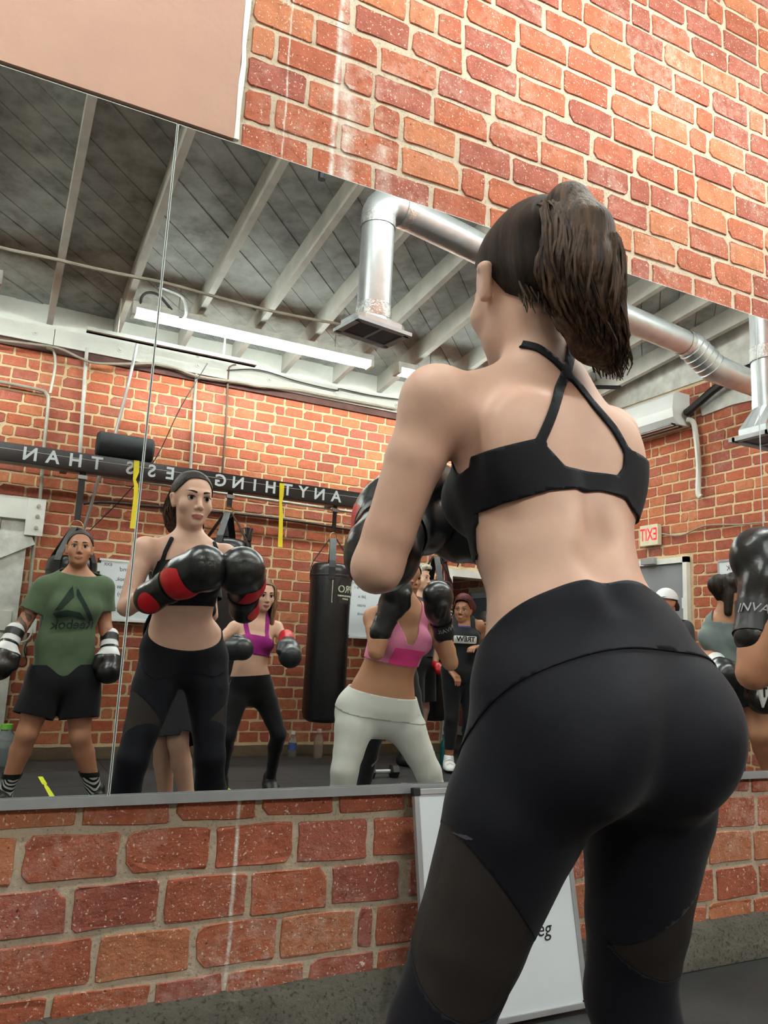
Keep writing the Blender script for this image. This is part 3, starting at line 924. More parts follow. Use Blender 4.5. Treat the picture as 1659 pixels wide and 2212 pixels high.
# heavy bags
def heavy_bag(x, y, zt, zb, r, rz, label, badge=True, top=0.20):
    e = empty('heavy_bag', (x, y, zb), rz)
    tag(e, label, 'heavy bag', 'heavy bags hanging from the bar')
    h = zt - zb
    body = MB().lathe([(0.02, 0.0), (r * 0.7, 0.004), (r * 0.93, 0.03), (r, 0.08), (r * 1.0, h * 0.3), (r * 0.985, h * 0.55), (r, h - 0.09), (r * 0.95, h - 0.045), (r * 0.80, h - 0.02), (r * 0.3, h - 0.012)], 28).build('bag_body', M_VINYL, e, True)
    MB().lathe([(r * 1.002, h - 0.135), (r * 1.008, h - 0.133), (r * 1.008, h - 0.118), (r * 1.002, h - 0.116)], 28).build('seam_band', M_BLACK, body, True)
    for k in range(4):
        a = math.pi / 4 + k * math.pi / 2
        ca, sa = math.cos(a), math.sin(a)
        pts = [(ca * r * 1.012, sa * r * 1.012, h - 0.16), (ca * r * 1.012, sa * r * 1.012, h - 0.06), (ca * r * 0.9, sa * r * 0.9, h - 0.005), (ca * r * 0.50, sa * r * 0.5, h + top * 0.55), (ca * 0.028, sa * 0.028, h + top)]
        MB().ribbon(pts, (-sa, ca, 0), 0.055, 0.006).build('strap', M_BLACK, e)
    rg = MB().tube([(0.045 * math.cos(q), 0, h + top + 0.01 + 0.045 * math.sin(q)) for q in np.linspace(0, 2 * math.pi, 16)[:-1]], 0.005, 6, closed=True).build('ring', plain('brass_ring', srgb(200, 160, 110), 0.3, 0.8), e, True)
    zr = 2.15 - zb
    MB().ribbon([(0, 0, h + top + 0.05), (0, 0, zr)], (1, 0, 0), 0.045, 0.006).build('hanging_strap', M_BLACK, e)
    MB().box((-0.035, -0.012, zr - 0.05), (0.035, 0.012, zr - 0.02), bev=0.003).build('buckle', M_ALU, e)
    if badge:
        bd = MB()
        nn = 6
        a0, a1, z0, z1 = -0.38, 0.38, h - 0.36, h - 0.16
        vs, fs = [], []
        for k in range(nn + 1):
            a = math.pi / 2 + a0 + (a1 - a0) * k / nn
            for q, z in ((r * 1.006, z0), (r * 1.006, z1), (r * 1.014, z1), (r * 1.014, z0)):
                vs.append((q * math.cos(a), q * math.sin(a), z))
            if k:
                o = (k - 1) * 4
                fs += [(o + i, o + (i + 1) % 4, o + 4 + (i + 1) % 4, o + 4 + i) for i in range(4)]
        fs += [(0, 1, 2, 3), (nn * 4 + 3, nn * 4 + 2, nn * 4 + 1, nn * 4)]
        b = bd.add(vs, fs).build('badge', plain('badge_black', srgb(32, 34, 32), 0.5), e)
        def wrap(o):
            for v in o.data.vertices:
                a = math.pi / 2 + v.co.x / r * 1.0
                rr_ = r * 1.015 + v.co.z
                v.co = (rr_ * math.cos(a), rr_ * math.sin(a), v.co.y)
        M_BL = plain('badge_cream', srgb(196, 200, 176), 0.5)
        zc = h - 0.26
        for nm, txt, sz, dz in (('badge_text', 'PRO', 0.085, 0.02), ('badge_text', 'BOXING EQUIPMENT', 0.017, -0.035), ('badge_text', 'QUALITY', 0.017, -0.06)):
            tt = text_ob(nm, txt, sz, M_BL, b, 0.0005, Matrix.Translation((0, zc + dz, 0)), bold=0.001)
            wrap(tt)
        bo = MB()
        for x0, x1, zz0, zz1 in ((-0.13, 0.13, 0.088, 0.093), (-0.13, 0.13, -0.098, -0.082), (-0.132, -0.127, -0.09, 0.09), (0.127, 0.132, -0.09, 0.09)):
            bo.box((x0 * r / 0.18, zc + zz0, 0.0), (x1 * r / 0.18, zc + zz1, 0.0008))
        bb = bo.build('badge_border', M_BL, b)
        wrap(bb)
    return e
bx = (2.575, -4.200, 1.322)
heavy_bag(bx[0], BY, (2.579, -4.200, 1.663)[2], (2.614, -4.200, 0.327)[2], 0.178, -0.42, 'tall black heavy bag hanging free between the purple top and the pink top')
bx = (0.483, -4.200, 1.178)
heavy_bag(bx[0] + 0.02, BY, (0.397, -4.200, 1.528)[2], 0.42, 0.178, -0.1, 'black heavy bag behind the boxer in the green shirt')
bx = (1.642, -4.200, 1.258)
heavy_bag(bx[0], BY, (1.598, -4.200, 1.776)[2], 0.38, 0.178, -0.2, 'black heavy bag behind the crossed gloves of the ponytailed boxer')
bx = (3.603, -4.200, 1.393)
heavy_bag(bx[0], BY, (3.594, -4.200, 1.603)[2], (3.633, -4.200, 0.345)[2], 0.165, -0.55, 'black heavy bag beside the grey haired man')

# resistance bands
def band(px_pts, label, mat, w):
    o = MB().ribbon(px_pts, (1, 0, 0), w, 0.01).build('resistance_band', mat)
    tag(o, label, 'resistance band', 'resistance bands on the bar')
    return o
band([(0.872, -4.130, 2.286), (0.878, -4.130, 2.196), (0.870, -4.130, 2.136), (0.887, -4.130, 2.095), (0.894, -4.130, 1.998), (0.896, -4.130, 1.872), (0.900, -4.130, 1.758)], 'yellow loop band hung beside the mirror seam', M_YELLOW, [0.04, 0.04, 0.022, 0.03, 0.032, 0.042, 0.052])
band([(2.053, -4.130, 2.270), (2.056, -4.130, 2.168), (2.053, -4.130, 2.105), (2.064, -4.130, 2.012), (2.071, -4.130, 1.858), (2.076, -4.130, 1.734)], 'yellow loop band hung between the letters H and T', M_YELLOW, [0.04, 0.036, 0.022, 0.032, 0.034, 0.04])
def bundle(top, bot, n, cols, label):
    e = empty('band_bundle', bot)
    tag(e, label, 'bands', 'bundles of bands on the back wall')
    rnd = random.Random(n)
    for k in range(n):
        a = rnd.uniform(0, 6.28); q = rnd.uniform(0.01, 0.045)
        dx, dy = math.cos(a) * q, math.sin(a) * q * 0.5
        tp, bt = Vector(top), Vector(bot)
        pts = [tp + Vector((dx * 0.9, dy, 0.02)), tp + Vector((dx * 0.4, dy * 0.3, -0.06)), tp.lerp(bt, 0.5) + Vector((dx, dy, 0)), bt + Vector((dx * 1.2, dy, rnd.uniform(0, 0.1)))]
        attach(MB().tube(pts, 0.006, 5).build('band', cols[k % len(cols)], None, True), e)
    attach(MB().tube([Vector(top) + Vector((0, 0, -0.09)), Vector(top) + Vector((0, 0, -0.04))], 0.032, 12).build('tie', M_BLACK, None, True), e)
    attach(MB().tube([Vector(top) + Vector((0, 0, 0.03)), Vector(top) + Vector((0, -0.3, 0.05))], 0.006, 6).build('hook', M_PIPE), e)
M_PURP = plain('band_purple', srgb(74, 52, 78), 0.5)
M_GRB = plain('band_grey', srgb(70, 68, 72), 0.5)
bundle((1.698, -4.450, 1.908), (1.720, -4.450, 1.309), 16, [M_PURP, M_BLACK, M_PURP], 'bundle of purple bands behind the raised gloves')
bundle((1.893, -4.450, 1.890), (1.901, -4.450, 1.439), 16, [M_BLACK, M_GRB], 'bundle of black bands above the boxer in the purple top')
bundle((3.782, -4.350, 1.869), (3.825, -4.350, 1.413), 12, [M_BLACK, M_PURP, plain('band_red', srgb(120, 50, 46), 0.5)], 'bundle of dark bands beside the grey haired man')
rl = MB()
rp = (0.786, -4.200, 2.387)
rl.lathe([(0.012, -0.21), (0.085, -0.21), (0.098, -0.195), (0.098, 0.195), (0.085, 0.21), (0.012, 0.21)], 24, frame((rp[0], BY, 2.292 + 0.098), (0, 1, 0), (0, 0, 1), (1, 0, 0)))
ro = rl.build('foam_roller', plain('foam_black', srgb(34, 38, 40), 0.8, bump=0.2, bscale=120), None, True)
tag(ro, 'black foam roller lying on the lettered bar', 'foam roller')

# whiteboards on the back wall
def wall_board(x0, x1, z0, z1, y, label, lines, hidden_right=True):
    Mx = frame(((x0 + x1) / 2, y, (z0 + z1) / 2), (-1, 0, 0), (0, 0, 1), (0, 1, 0))
    w, h = (x1 - x0) / 2, (z1 - z0) / 2
    b = MB().box((-w, -h, -0.004), (w, h, 0.004), Mx).build('whiteboard', M_BOARDWHITE)
    tag(b, label, 'whiteboard', 'whiteboards')
    for lo, hi in (((-w - 0.01, -h, -0.006), (-w + 0.004, h, 0.008)), ((w - 0.004, -h, -0.006), (w + 0.01, h, 0.008)), ((-w, h - 0.004, -0.006), (w, h + 0.014, 0.010)), ((-w, -h - 0.014, -0.006), (w, -h + 0.004, 0.03))):
        MB().box(lo, hi, Mx).build('frame_rail', M_WHITE, b)
    for cx_, cy_ in ((w, h), (w, h * 0.55), (-w, h), (w, -h), (-w, -h)):
        MB().box((cx_ - 0.012, cy_ - 0.025, -0.007), (cx_ + 0.012, cy_ + 0.012, 0.009), Mx).build('corner_cap', M_BLACK, b)
    for txt, u, v_, sz in lines:
        text_ob('writing', txt, sz, M_INK, b, 0.0003, Mx @ Matrix.Translation((u, v_, 0.0044)), shear=0.15)
    return b
q0, q1 = (0.737, -4.620, 1.545), (1.199, -4.620, 1.089)
wall_board(q0[0], q0[0] + 0.62, q1[2] - 0.01, q0[2], -4.62, 'whiteboard with round notes on the back wall beside the green shirt',
           [('EXR', 0.24, 0.20, 0.035), ('Round', 0.08, 0.17, 0.05), ('cross, hook,', 0.06, 0.09, 0.045), ('jab, cross', 0.07, 0.03, 0.045), ('go (low)', 0.07, -0.03, 0.045), ('go x', 0.06, -0.08, 0.04), ('Rest T', 0.08, -0.16, 0.05)])
q0, q1 = (2.945, -4.620, 1.548), (2.976, -4.620, 1.046)
wall_board(q0[0], q0[0] + 0.45, q1[2], q0[2], -4.62, 'narrow whiteboard just right of the free heavy bag',
           [('# 1', 0.16, 0.20, 0.035), ('Jab x', 0.10, 0.12, 0.04), ('cross', 0.10, 0.04, 0.04), ('hook', 0.1, -0.04, 0.04)])
# whiteboard on the end wall
qw0, qw1 = (5.370, -2.562, 1.794), (5.370, -2.354, 1.680)
Mx = frame((END - 0.03, qw0[1] + 0.30, qw0[2] - 0.15), (0, -1, 0), (0, 0, 1), (-1, 0, 0))
b = MB().box((-0.30, -0.15, -0.004), (0.30, 0.15, 0.004), Mx).build('whiteboard', M_BOARDWHITE)
tag(b, 'small whiteboard on the end wall above the curly haired boxer', 'whiteboard', 'whiteboards')
for lo, hi in (((-0.31, -0.15, -0.006), (-0.296, 0.15, 0.008)), ((0.296, -0.15, -0.006), (0.31, 0.15, 0.008)), ((-0.30, 0.146, -0.006), (0.30, 0.165, 0.01)), ((-0.30, -0.165, -0.006), (0.30, -0.146, 0.02))):
    MB().box(lo, hi, Mx).build('frame_rail', M_ALU, b)
text_ob('writing', '1. K', 0.06, M_INK, b, 0.0003, Mx @ Matrix.Translation((0.17, 0.09, 0.0044)), shear=0.3)
text_ob('writing', '5 kicks', 0.05, M_INK, b, 0.0003, Mx @ Matrix.Translation((0.15, 0.03, 0.0044)), shear=0.3)
MB().box((-0.30, -0.012, 0.004), (0.30, -0.006, 0.0045), Mx).build('ruled_line', M_INK, b)

# white painted panel at the left edge of the mirror
wp = empty('painted_gate', (-0.1, -4.60, 0.0))
tag(wp, 'white painted plank gate with a bolted corner bracket at the left edge', 'gate')
gx1 = (0.193, -4.600, 1.850)[0]
for k in range(4):
    x1_ = gx1 - k * 0.20
    attach(MB().box((x1_ - 0.196, -4.66, 0.12), (x1_, -4.61, 1.86 + 0.0 * k), bev=0.004).build('plank', M_OLDWHITE), wp)
attach(MB().box((gx1 - 0.9, -4.61, 1.80), (gx1 + 0.01, -4.57, 1.97), bev=0.004).build('top_rail', M_WHITE), wp)
attach(MB().box((gx1 - 0.03, -4.60, 1.68), (gx1 + 0.10, -4.56, 1.97), bev=0.003).build('corner_bracket', M_WHITE), wp)
for z in (1.91, 1.83, 1.74):
    attach(MB().lathe([(0.016, 0), (0.016, 0.012), (0.008, 0.012), (0.008, 0.02)], 8, frame((gx1 + 0.05, -4.56, z), (1, 0, 0), (0, 0, -1), (0, 1, 0))).build('bolt', M_PIPE), wp)
attach(MB().box((gx1 - 0.9, -4.61, 0.95), (gx1 - 0.04, -4.585, 1.10), bev=0.004).build('middle_rail', M_WHITE), wp)
attach(MB().box((-0.55, -0.06, -0.012), (0.55, 0.06, 0.012), frame((gx1 - 0.45, -4.595, 1.40), Vector((0.8, 0, 0.45)).normalized(), Vector((-0.45, 0, 0.8)).normalized(), (0, -1, 0))).build('diagonal_brace', M_OLDWHITE), wp)

# cables hanging on the wall near the doorway
for k, pts in enumerate(([(4.079, -4.640, 2.180), (4.096, -4.620, 2.109), (4.132, -4.620, 2.033), (4.126, -4.620, 1.902), (4.110, -4.640, 1.786)],
            [(4.174, -4.620, 2.071), (4.131, -4.600, 1.994), (4.123, -4.600, 1.919), (4.104, -4.600, 1.843), (4.154, -4.600, 1.829), (4.201, -4.600, 1.884), (4.219, -4.600, 1.984)],
            [(3.647, -4.640, 1.967), (3.642, -4.620, 1.947), (3.741, -4.620, 1.947), (3.869, -4.640, 2.041)],
            [(4.030, -4.640, 2.044), (4.020, -4.620, 1.985), (4.001, -4.620, 1.909), (4.027, -4.640, 1.825)])):
    pipe('loose_cable', pts, 0.006, plain('cable_cream', srgb(206, 196, 170), 0.6) if k else M_BLACK, ['black cable dangling above the doorway', 'looped cream cable above the doorway frame', 'short cream cable pinned beside the hanging strap', 'thin cream cable right of the bag strap'][k], 'loose cables above the doorway', 'cable', 6)
pipe('wall_channel', [(3.593, -4.660, 2.050), (3.854, -4.660, 2.046), (4.345, -4.660, 2.040)], 0.014, M_OLDWHITE, 'pale cable channel above the doorway', None, 'cable channel')

# things on the end wall
ac = empty('air_conditioner', (END - 0.11, -3.2, 3.05))
tag(ac, 'white split air conditioner high on the end wall', 'air conditioner')
prof = [(0.0, 0.0), (-0.14, 0.0), (-0.205, 0.06), (-0.215, 0.14), (-0.20, 0.27), (-0.17, 0.30), (0.0, 0.30)]
y0, y1, zz = -3.72, -2.86, 3.035
vs = [(END + a, y, zz + b_) for y in (y0, y1) for a, b_ in prof]
n = len(prof)
attach(pydata('housing', vs, [tuple(range(n)), tuple(range(2 * n - 1, n - 1, -1))] + [(k, (k + 1) % n, n + (k + 1) % n, n + k) for k in range(n)], plain('ac_white', srgb(232, 234, 232), 0.3, var=0.02)), ac)
attach(MB().box((END - 0.20, y0 + 0.03, zz - 0.006), (END - 0.06, y1 - 0.03, zz + 0.012)).build('air_slot', M_BLACK), ac)
for k in range(2):
    attach(MB().box((END - 0.19 + 0.06 * k, y0 + 0.03, zz - 0.012), (END - 0.17 + 0.06 * k, y1 - 0.03, zz - 0.006)).build('louvre', plain('ac_white', srgb(232, 234, 232), 0.3)), ac)
attach(MB().box((END - 0.219, -3.58, zz + 0.08), (END - 0.209, -3.44, zz + 0.11)).build('display', M_BLACK), ac)
pipe('drain_pipe', [(END - 0.06, -2.84, zz + 0.05), (END - 0.04, -2.80, zz + 0.03), (END - 0.03, -2.78, zz - 0.05), (END - 0.03, -2.75, zz - 0.35), (END - 0.03, -2.76, zz - 0.62), (END - 0.02, -2.74, zz - 0.66)], 0.024, M_WHITE, 'white drain pipe running down from the air conditioner', None, 'pipe')
pipe('insulated_line', [(END - 0.09, -2.82, zz + 0.10), (END - 0.10, -2.68, zz + 0.15), (END - 0.10, -2.45, zz + 0.25), (END - 0.12, -2.15, zz + 0.30), (END - 0.12, -1.0, zz + 0.42)], 0.035, M_BLACK, 'black insulated pipe rising from the air conditioner', None, 'pipe')
ex = empty('exit_sign', (END - 0.04, -3.33, 2.0))
tag(ex, 'lit EXIT sign with red letters on the end wall', 'exit sign')
e0_, e1_ = (5.350, -3.431, 2.195), (5.350, -3.211, 2.002)
attach(MB().box((END - 0.05, e0_[1], e1_[2]), (END, e1_[1], e0_[2]), bev=0.006).build('sign_box', plain('sign_cream', srgb(222, 214, 184), 0.5)), ex)
attach(text_ob('sign_text', 'EXIT', 0.165, emit_mat('sign_red', srgb(235, 30, 60), 0.55), None, 0.0006, frame((END - 0.0508, (e0_[1] + e1_[1]) / 2, (e0_[2] + e1_[2]) / 2), (0, -1, 0), (0, 0, 1), (-1, 0, 0)) @ Matrix.Diagonal((0.62, 1, 1, 1)), bold=0.001), ex)
attach(MB().lathe([(0.006, 0), (0.006, 0.006)], 8, frame((END - 0.03, e1_[1] - 0.03, e1_[2] - 0.006), (1, 0, 0), (0, 1, 0), (0, 0, 1))).build('indicator', emit_mat('sign_red', srgb(235, 30, 60), 0.55)), ex)
pipe('sign_cable', [(5.380, -3.188, 2.101), (5.380, -3.053, 2.070), (5.380, -2.922, 2.068), (5.380, -2.769, 2.108), (5.380, -2.623, 2.115), (5.380, -2.347, 2.085), (5.380, -2.133, 2.078)], 0.007, plain('cable_grey', srgb(150, 140, 125), 0.6), 'grey cable running from the exit sign along the end wall', None, 'cable')
tm = empty('round_timer', (END - 0.03, -2.3, 1.9))
tag(tm, 'black timer with magenta digits half hidden by the raised glove', 'timer')
t0, t1 = (5.360, -2.347, 2.015), (5.360, -2.167, 1.873)
attach(MB().box((END - 0.04, t0[1], t1[2]), (END, t0[1] + 0.42, t0[2]), bev=0.005).build('case', M_BLACK), tm)
M_LED = emit_mat('led_magenta', srgb(255, 60, 150), 4.0)
zc, hh_ = (t0[2] + t1[2]) / 2, (t0[2] - t1[2]) * 0.36
for d_, segs in enumerate(('bcefg', 'abged', 'abcd')):
    yc = t0[1] + 0.06 + d_ * 0.13
    sw = 0.032
    for s_ in segs:
        x_ = END - 0.0415
        P = {'a': ((-sw, hh_), (sw, hh_)), 'g': ((-sw, 0), (sw, 0)), 'd': ((-sw, -hh_), (sw, -hh_)), 'f': ((-sw, hh_), (-sw, 0)), 'b': ((sw, hh_), (sw, 0)), 'e': ((-sw, 0), (-sw, -hh_)), 'c': ((sw, 0), (sw, -hh_))}[s_]
        (a0, b0), (a1, b1) = P
        attach(MB().tube([(x_, yc + a0, zc + b0), (x_, yc + a1, zc + b1)], 0.006, 6).build('digit_segment', M_LED), tm)

# floor tape and bottles
def tape(a, b, w, label):
    a, b = Vector(a), Vector(b)
    d = (b - a).normalized()
    s_ = Vector((-d.y, d.x, 0))
    m = MB()
    pts = [(a, w), (a.lerp(b, 0.36), w), (a.lerp(b, 0.42), w * 0.45), (a.lerp(b, 0.5), w * 0.8), (b, w)]
    vs = []
    for p, ww in pts:
        vs += [(p.x + s_.x * ww / 2, p.y + s_.y * ww / 2, 0.0012), (p.x - s_.x * ww / 2, p.y - s_.y * ww / 2, 0.0012), (p.x - s_.x * ww / 2, p.y - s_.y * ww / 2, 0.0), (p.x + s_.x * ww / 2, p.y + s_.y * ww / 2, 0.0)]
    fs = [(0, 3, 2, 1)]
    for k in range(len(pts) - 1):
        fs += [(k * 4 + i, k * 4 + (i + 1) % 4, k * 4 + 4 + (i + 1) % 4, k * 4 + 4 + i) for i in range(4)]
    o = m.add(vs, fs).build('floor_tape', M_TAPE)
    tag(o, label, 'tape', 'yellow tape marks on the floor')
tape((0.433, -3.884, 0.000), (0.461, -3.117, 0.000), 0.03, 'strip of yellow tape on the floor between the feet of the green shirt')
tape((1.529, -3.192, 0.000), (1.527, -3.471, 0.000), 0.025, 'strip of yellow tape on the floor left of the purple top boxer')
tape((2.491, -3.259, 0.000), (2.543, -3.065, 0.000), 0.025, 'strip of yellow tape on the floor under the white leggings')
def glassy(name, col, rough=0.08, trans=0.9):
    if name in MATS: return MATS[name]
    t = NT(name)
    t.set(Base_Color=col, Roughness=rough, IOR=1.2)
    t.b.inputs['Transmission Weight'].default_value = trans
    MATS[name] = t.m
    return t.m
def bottle(p, h, r, mbody, mcap, label, prof=None, extra=None):
    e = empty('bottle', (p[0], p[1], 0.0))
    tag(e, label, 'bottle', 'bottles on the floor')
    prof = prof or [(r * 0.9, 0), (r, 0.01), (r, h * 0.62), (r * 0.9, h * 0.70), (r * 0.45, h * 0.84), (r * 0.4, h * 0.88)]
    MB().lathe(prof, 16).build('bottle_body', mbody, e, True)
    MB().lathe([(r * 0.5, h * 0.88), (r * 0.5, h)], 14).build('cap', mcap, e, True)
    if extra:
        MB().lathe([(r * 1.015, h * extra[0]), (r * 1.015, h * extra[1])], 16).build('label_band', extra[2], e, True)
    return e
bottle((2.442, -4.514, 0.000), 0.22, 0.035, glassy('bottle_clear', (0.85, 0.9, 0.95, 1)), M_WHITE, 'clear water bottle with a blue label on the floor by the back wall', None, (0.3, 0.55, plain('label_blue', srgb(60, 90, 150), 0.5)))
bottle((2.668, -4.487, 0.000), 0.24, 0.040, glassy('bottle_tan', (0.75, 0.6, 0.5, 1), 0.2, 0.7), plain('cap_pink', srgb(226, 190, 190), 0.5), 'drinking bottle with a pale pink cap by the back wall')
bottle((3.615, -3.964, 0.000), 0.25, 0.036, plain('bottle_teal', srgb(22, 110, 108), 0.35), plain('bottle_teal', srgb(22, 110, 108), 0.35), 'teal drinking bottle beside the white sneaker')
bottle((0.208, -4.376, 0.000), 0.29, 0.085, glassy('jug_blue', (0.6, 0.75, 0.85, 1), 0.2, 0.8), plain('cap_green', srgb(120, 190, 70), 0.5), 'pale blue water jug with a green cap at the left edge')
bottle((4.800, -1.926, 0.226), 0.26, 0.042, glassy('bottle_blue', (0.5, 0.65, 0.9, 1), 0.15, 0.7), plain('label_blue', srgb(60, 90, 150), 0.5), 'small blue bottle on the floor below the curly haired boxer')
db = empty('dumbbell', (2.769, -3.448, 0.000))
tag(db, 'black hex dumbbell on the floor behind the white leggings', 'dumbbell')
for s_ in (-1, 1):
    MB().lathe([(0.03, -0.035), (0.05, -0.025), (0.05, 0.025), (0.03, 0.035)], 6, frame((0.10 * s_, 0, 0.045), (0, 1, 0), (0, 0, 1), (1, 0, 0))).build('weight', M_BLACK, db)
MB().tube([(-0.1, 0, 0.045), (0.1, 0, 0.045)], 0.015, 10).build('handle', M_ALU, db, True)

# wall socket with a white lead behind the green shirt
ob_ = MB().box((-0.03, -0.012, -0.055), (0.03, 0.02, 0.055), frame((0.304, -4.660, 0.995), (1, 0, 0), (0, 1, 0), (0, 0, 1)), 0.004).build('wall_socket', M_WHITE)
tag(ob_, 'small white wall socket beside the elbow of the green shirt', 'socket')
pipe('white_lead', [(0.304, -4.620, 0.981), (0.300, -4.600, 0.925), (0.271, -4.560, 0.882), (0.216, -4.540, 0.852), (0.187, -4.540, 0.722)], 0.007, M_WHITE, 'white lead hanging from the wall socket', None, 'cable')
for k_, pts_ in enumerate(([(0.286, -4.620, 0.878), (0.268, -4.600, 0.809), (0.297, -4.600, 0.723), (0.263, -4.600, 0.688), (0.219, -4.600, 0.738), (0.216, -4.620, 0.823)],)):
    pipe('loose_cable', pts_, 0.004, M_BLACK, 'black looped cable on the wall below the socket', None, 'cable', 6)
# =================================================================== PEOPLE: implicit bodies turned into one skin each
def V3(p):
    return np.array(p, float)
def unit(v):
    v = V3(v)
    return v / (np.linalg.norm(v) + 1e-12)
def lerp(a, b, t):
    return V3(a) * (1 - t) + V3(b) * t

class Solid:
    """a list of soft primitives that melt into one closed surface"""
    def __init__(s):
        s.pr = []
    def cone(s, a, b, ra, rb, u=None, k=0.02, op='+'):
        a, b = V3(a), V3(b)
        ra = (ra, ra) if np.isscalar(ra) else ra
        rb = (rb, rb) if np.isscalar(rb) else rb
        d = unit(b - a)
        if u is None:
            u = V3((1, 0, 0)) if abs(d[0]) < 0.8 else V3((0, 1, 0))
        u = V3(u)
        u = unit(u - d * (u @ d))
        s.pr.append(('c', a, b, ra, rb, d, u, np.cross(d, u), k, op))
        return s
    def chain(s, pts, radii, u=None, k=0.02):
        for i in range(len(pts) - 1):
            s.cone(pts[i], pts[i + 1], radii[i], radii[i + 1], u if u is None or np.ndim(u) == 1 else u[i], k if i == 0 else min(k, 0.008))
        return s
    def ball(s, c, r, ax=None, k=0.02, op='+'):
        r = (r, r, r) if np.isscalar(r) else r
        ax = np.eye(3) if ax is None else np.array(ax, float)
        s.pr.append(('b', V3(c), r, ax, k, op))
        return s
    def copy(s):
        n = Solid()
        n.pr = list(s.pr)
        return n
    def bounds(s):
        lo, hi = np.full(3, 1e9), np.full(3, -1e9)
        for p in s.pr:
            if p[-1] != '+': continue
            if p[0] == 'c':
                m = max(max(p[3]), max(p[4]))
                lo = np.minimum(lo, np.minimum(p[1], p[2]) - m); hi = np.maximum(hi, np.maximum(p[1], p[2]) + m)
            else:
                m = max(p[2]); lo = np.minimum(lo, p[1] - m); hi = np.maximum(hi, p[1] + m)
        return lo, hi
    def grid(s, h, lo=None, hi=None, pad=0.04):
        if lo is None:
            lo, hi = s.bounds()
            lo, hi = lo - pad, hi + pad
        lo, hi = V3(lo), V3(hi)
        n = np.ceil((hi - lo) / h).astype(int) + 1
        D = np.full(n, 0.12, np.float32)
        ax = [lo[i] + h * np.arange(n[i]) for i in range(3)]
        for p in s.pr:
            k, op = p[-2], p[-1]
            if p[0] == 'c':
                m = max(max(p[3]), max(p[4])) + k + 0.035
                l, u_ = np.minimum(p[1], p[2]) - m, np.maximum(p[1], p[2]) + m
            else:
                m = max(p[2]) + k + 0.035
                l, u_ = p[1] - m, p[1] + m
            i0 = np.clip(np.floor((l - lo) / h).astype(int), 0, n)
            i1 = np.clip(np.ceil((u_ - lo) / h).astype(int) + 1, 0, n)
            if np.any(i1 - i0 <= 0):
                continue
            X = ax[0][i0[0]:i1[0]][:, None, None]; Y = ax[1][i0[1]:i1[1]][None, :, None]; Z = ax[2][i0[2]:i1[2]][None, None, :]
            if p[0] == 'c':
                _, a, b, ra, rb, d, u, v, _, _ = p
                L = np.linalg.norm(b - a)
                x, y, z = X - a[0], Y - a[1], Z - a[2]
                w = x * d[0] + y * d[1] + z * d[2]
                t = np.clip(w / max(L, 1e-6), 0, 1)
                pu = x * u[0] + y * u[1] + z * u[2]
                pv = x * v[0] + y * v[1] + z * v[2]
                pw = w - t * L
                ru = ra[0] + (rb[0] - ra[0]) * t
                rv = ra[1] + (rb[1] - ra[1]) * t
                rm = np.minimum(ru, rv)
                k0 = np.sqrt((pu / ru) ** 2 + (pv / rv) ** 2 + (pw / rm) ** 2)
                k1 = np.sqrt((pu / ru ** 2) ** 2 + (pv / rv ** 2) ** 2 + (pw / rm ** 2) ** 2)
            else:
                _, c, r, A, _, _ = p
                x, y, z = X - c[0], Y - c[1], Z - c[2]
                q = [(x * A[i][0] + y * A[i][1] + z * A[i][2]) for i in range(3)]
                k0 = np.sqrt(sum((q[i] / r[i]) ** 2 for i in range(3)))
                k1 = np.sqrt(sum((q[i] / r[i] ** 2) ** 2 for i in range(3)))
            dd = (k0 * (k0 - 1) / np.maximum(k1, 1e-6)).astype(np.float32)
            sl = tuple(slice(i0[i], i1[i]) for i in range(3))
            A_ = D[sl]
            if op == '+':
                hh = np.maximum(k - np.abs(A_ - dd), 0) / k
                D[sl] = np.minimum(A_, dd) - hh * hh * k * 0.25
            else:
                dd = -dd
                hh = np.maximum(k - np.abs(A_ - dd), 0) / k
                D[sl] = np.maximum(A_, dd) + hh * hh * k * 0.25
        return D, lo, h

def nets(G, iso=0.0):
    """surface nets: closed quads around the level set"""
    D, lo, h = G
    S = D - iso
    neg = S < 0
    nx, ny, nz = S.shape
    cn = (nx - 1, ny - 1, nz - 1)
    ncell = cn[0] * cn[1] * cn[2]
    idx_all, pos_all, quads = [], [], []
    for a in range(3):
        s0 = [slice(None)] * 3; s1 = [slice(None)] * 3
        s0[a] = slice(0, -1); s1[a] = slice(1, None)
        cr = neg[tuple(s0)] != neg[tuple(s1)]
        I = np.argwhere(cr)
        if len(I) == 0: continue
        J = I.copy(); J[:, a] += 1
        f0 = S[tuple(I.T)]; f1 = S[tuple(J.T)]
        t = f0 / (f0 - f1)
        P = I.astype(float); P[:, a] += t
        b, c = [(1, 2), (2, 0), (0, 1)][a]
        ok = (I[:, b] > 0) & (I[:, c] > 0) & (I[:, b] < S.shape[b] - 1) & (I[:, c] < S.shape[c] - 1)
        I, P, f0 = I[ok], P[ok], f0[ok]
        cells = []
        for db, dc in ((-1, -1), (0, -1), (0, 0), (-1, 0)):
            C_ = I.copy(); C_[:, b] += db; C_[:, c] += dc
            lin = (C_[:, 0] * cn[1] + C_[:, 1]) * cn[2] + C_[:, 2]
            cells.append(lin)
            idx_all.append(lin); pos_all.append(P)
        q = np.stack(cells, 1)
        fl = f0 > 0
        q[fl] = q[fl][:, ::-1]
        quads.append(q)
    if not quads:
        return np.zeros((0, 3)), np.zeros((0, 4), int)
    idx = np.concatenate(idx_all); pos = np.concatenate(pos_all)
    uq, inv = np.unique(idx, return_inverse=True)
    cnt = np.bincount(inv).astype(float)
    Vt = np.stack([np.bincount(inv, pos[:, i]) / cnt for i in range(3)], 1) * h + lo
    Q = np.searchsorted(uq, np.concatenate(quads))
    return Vt, Q

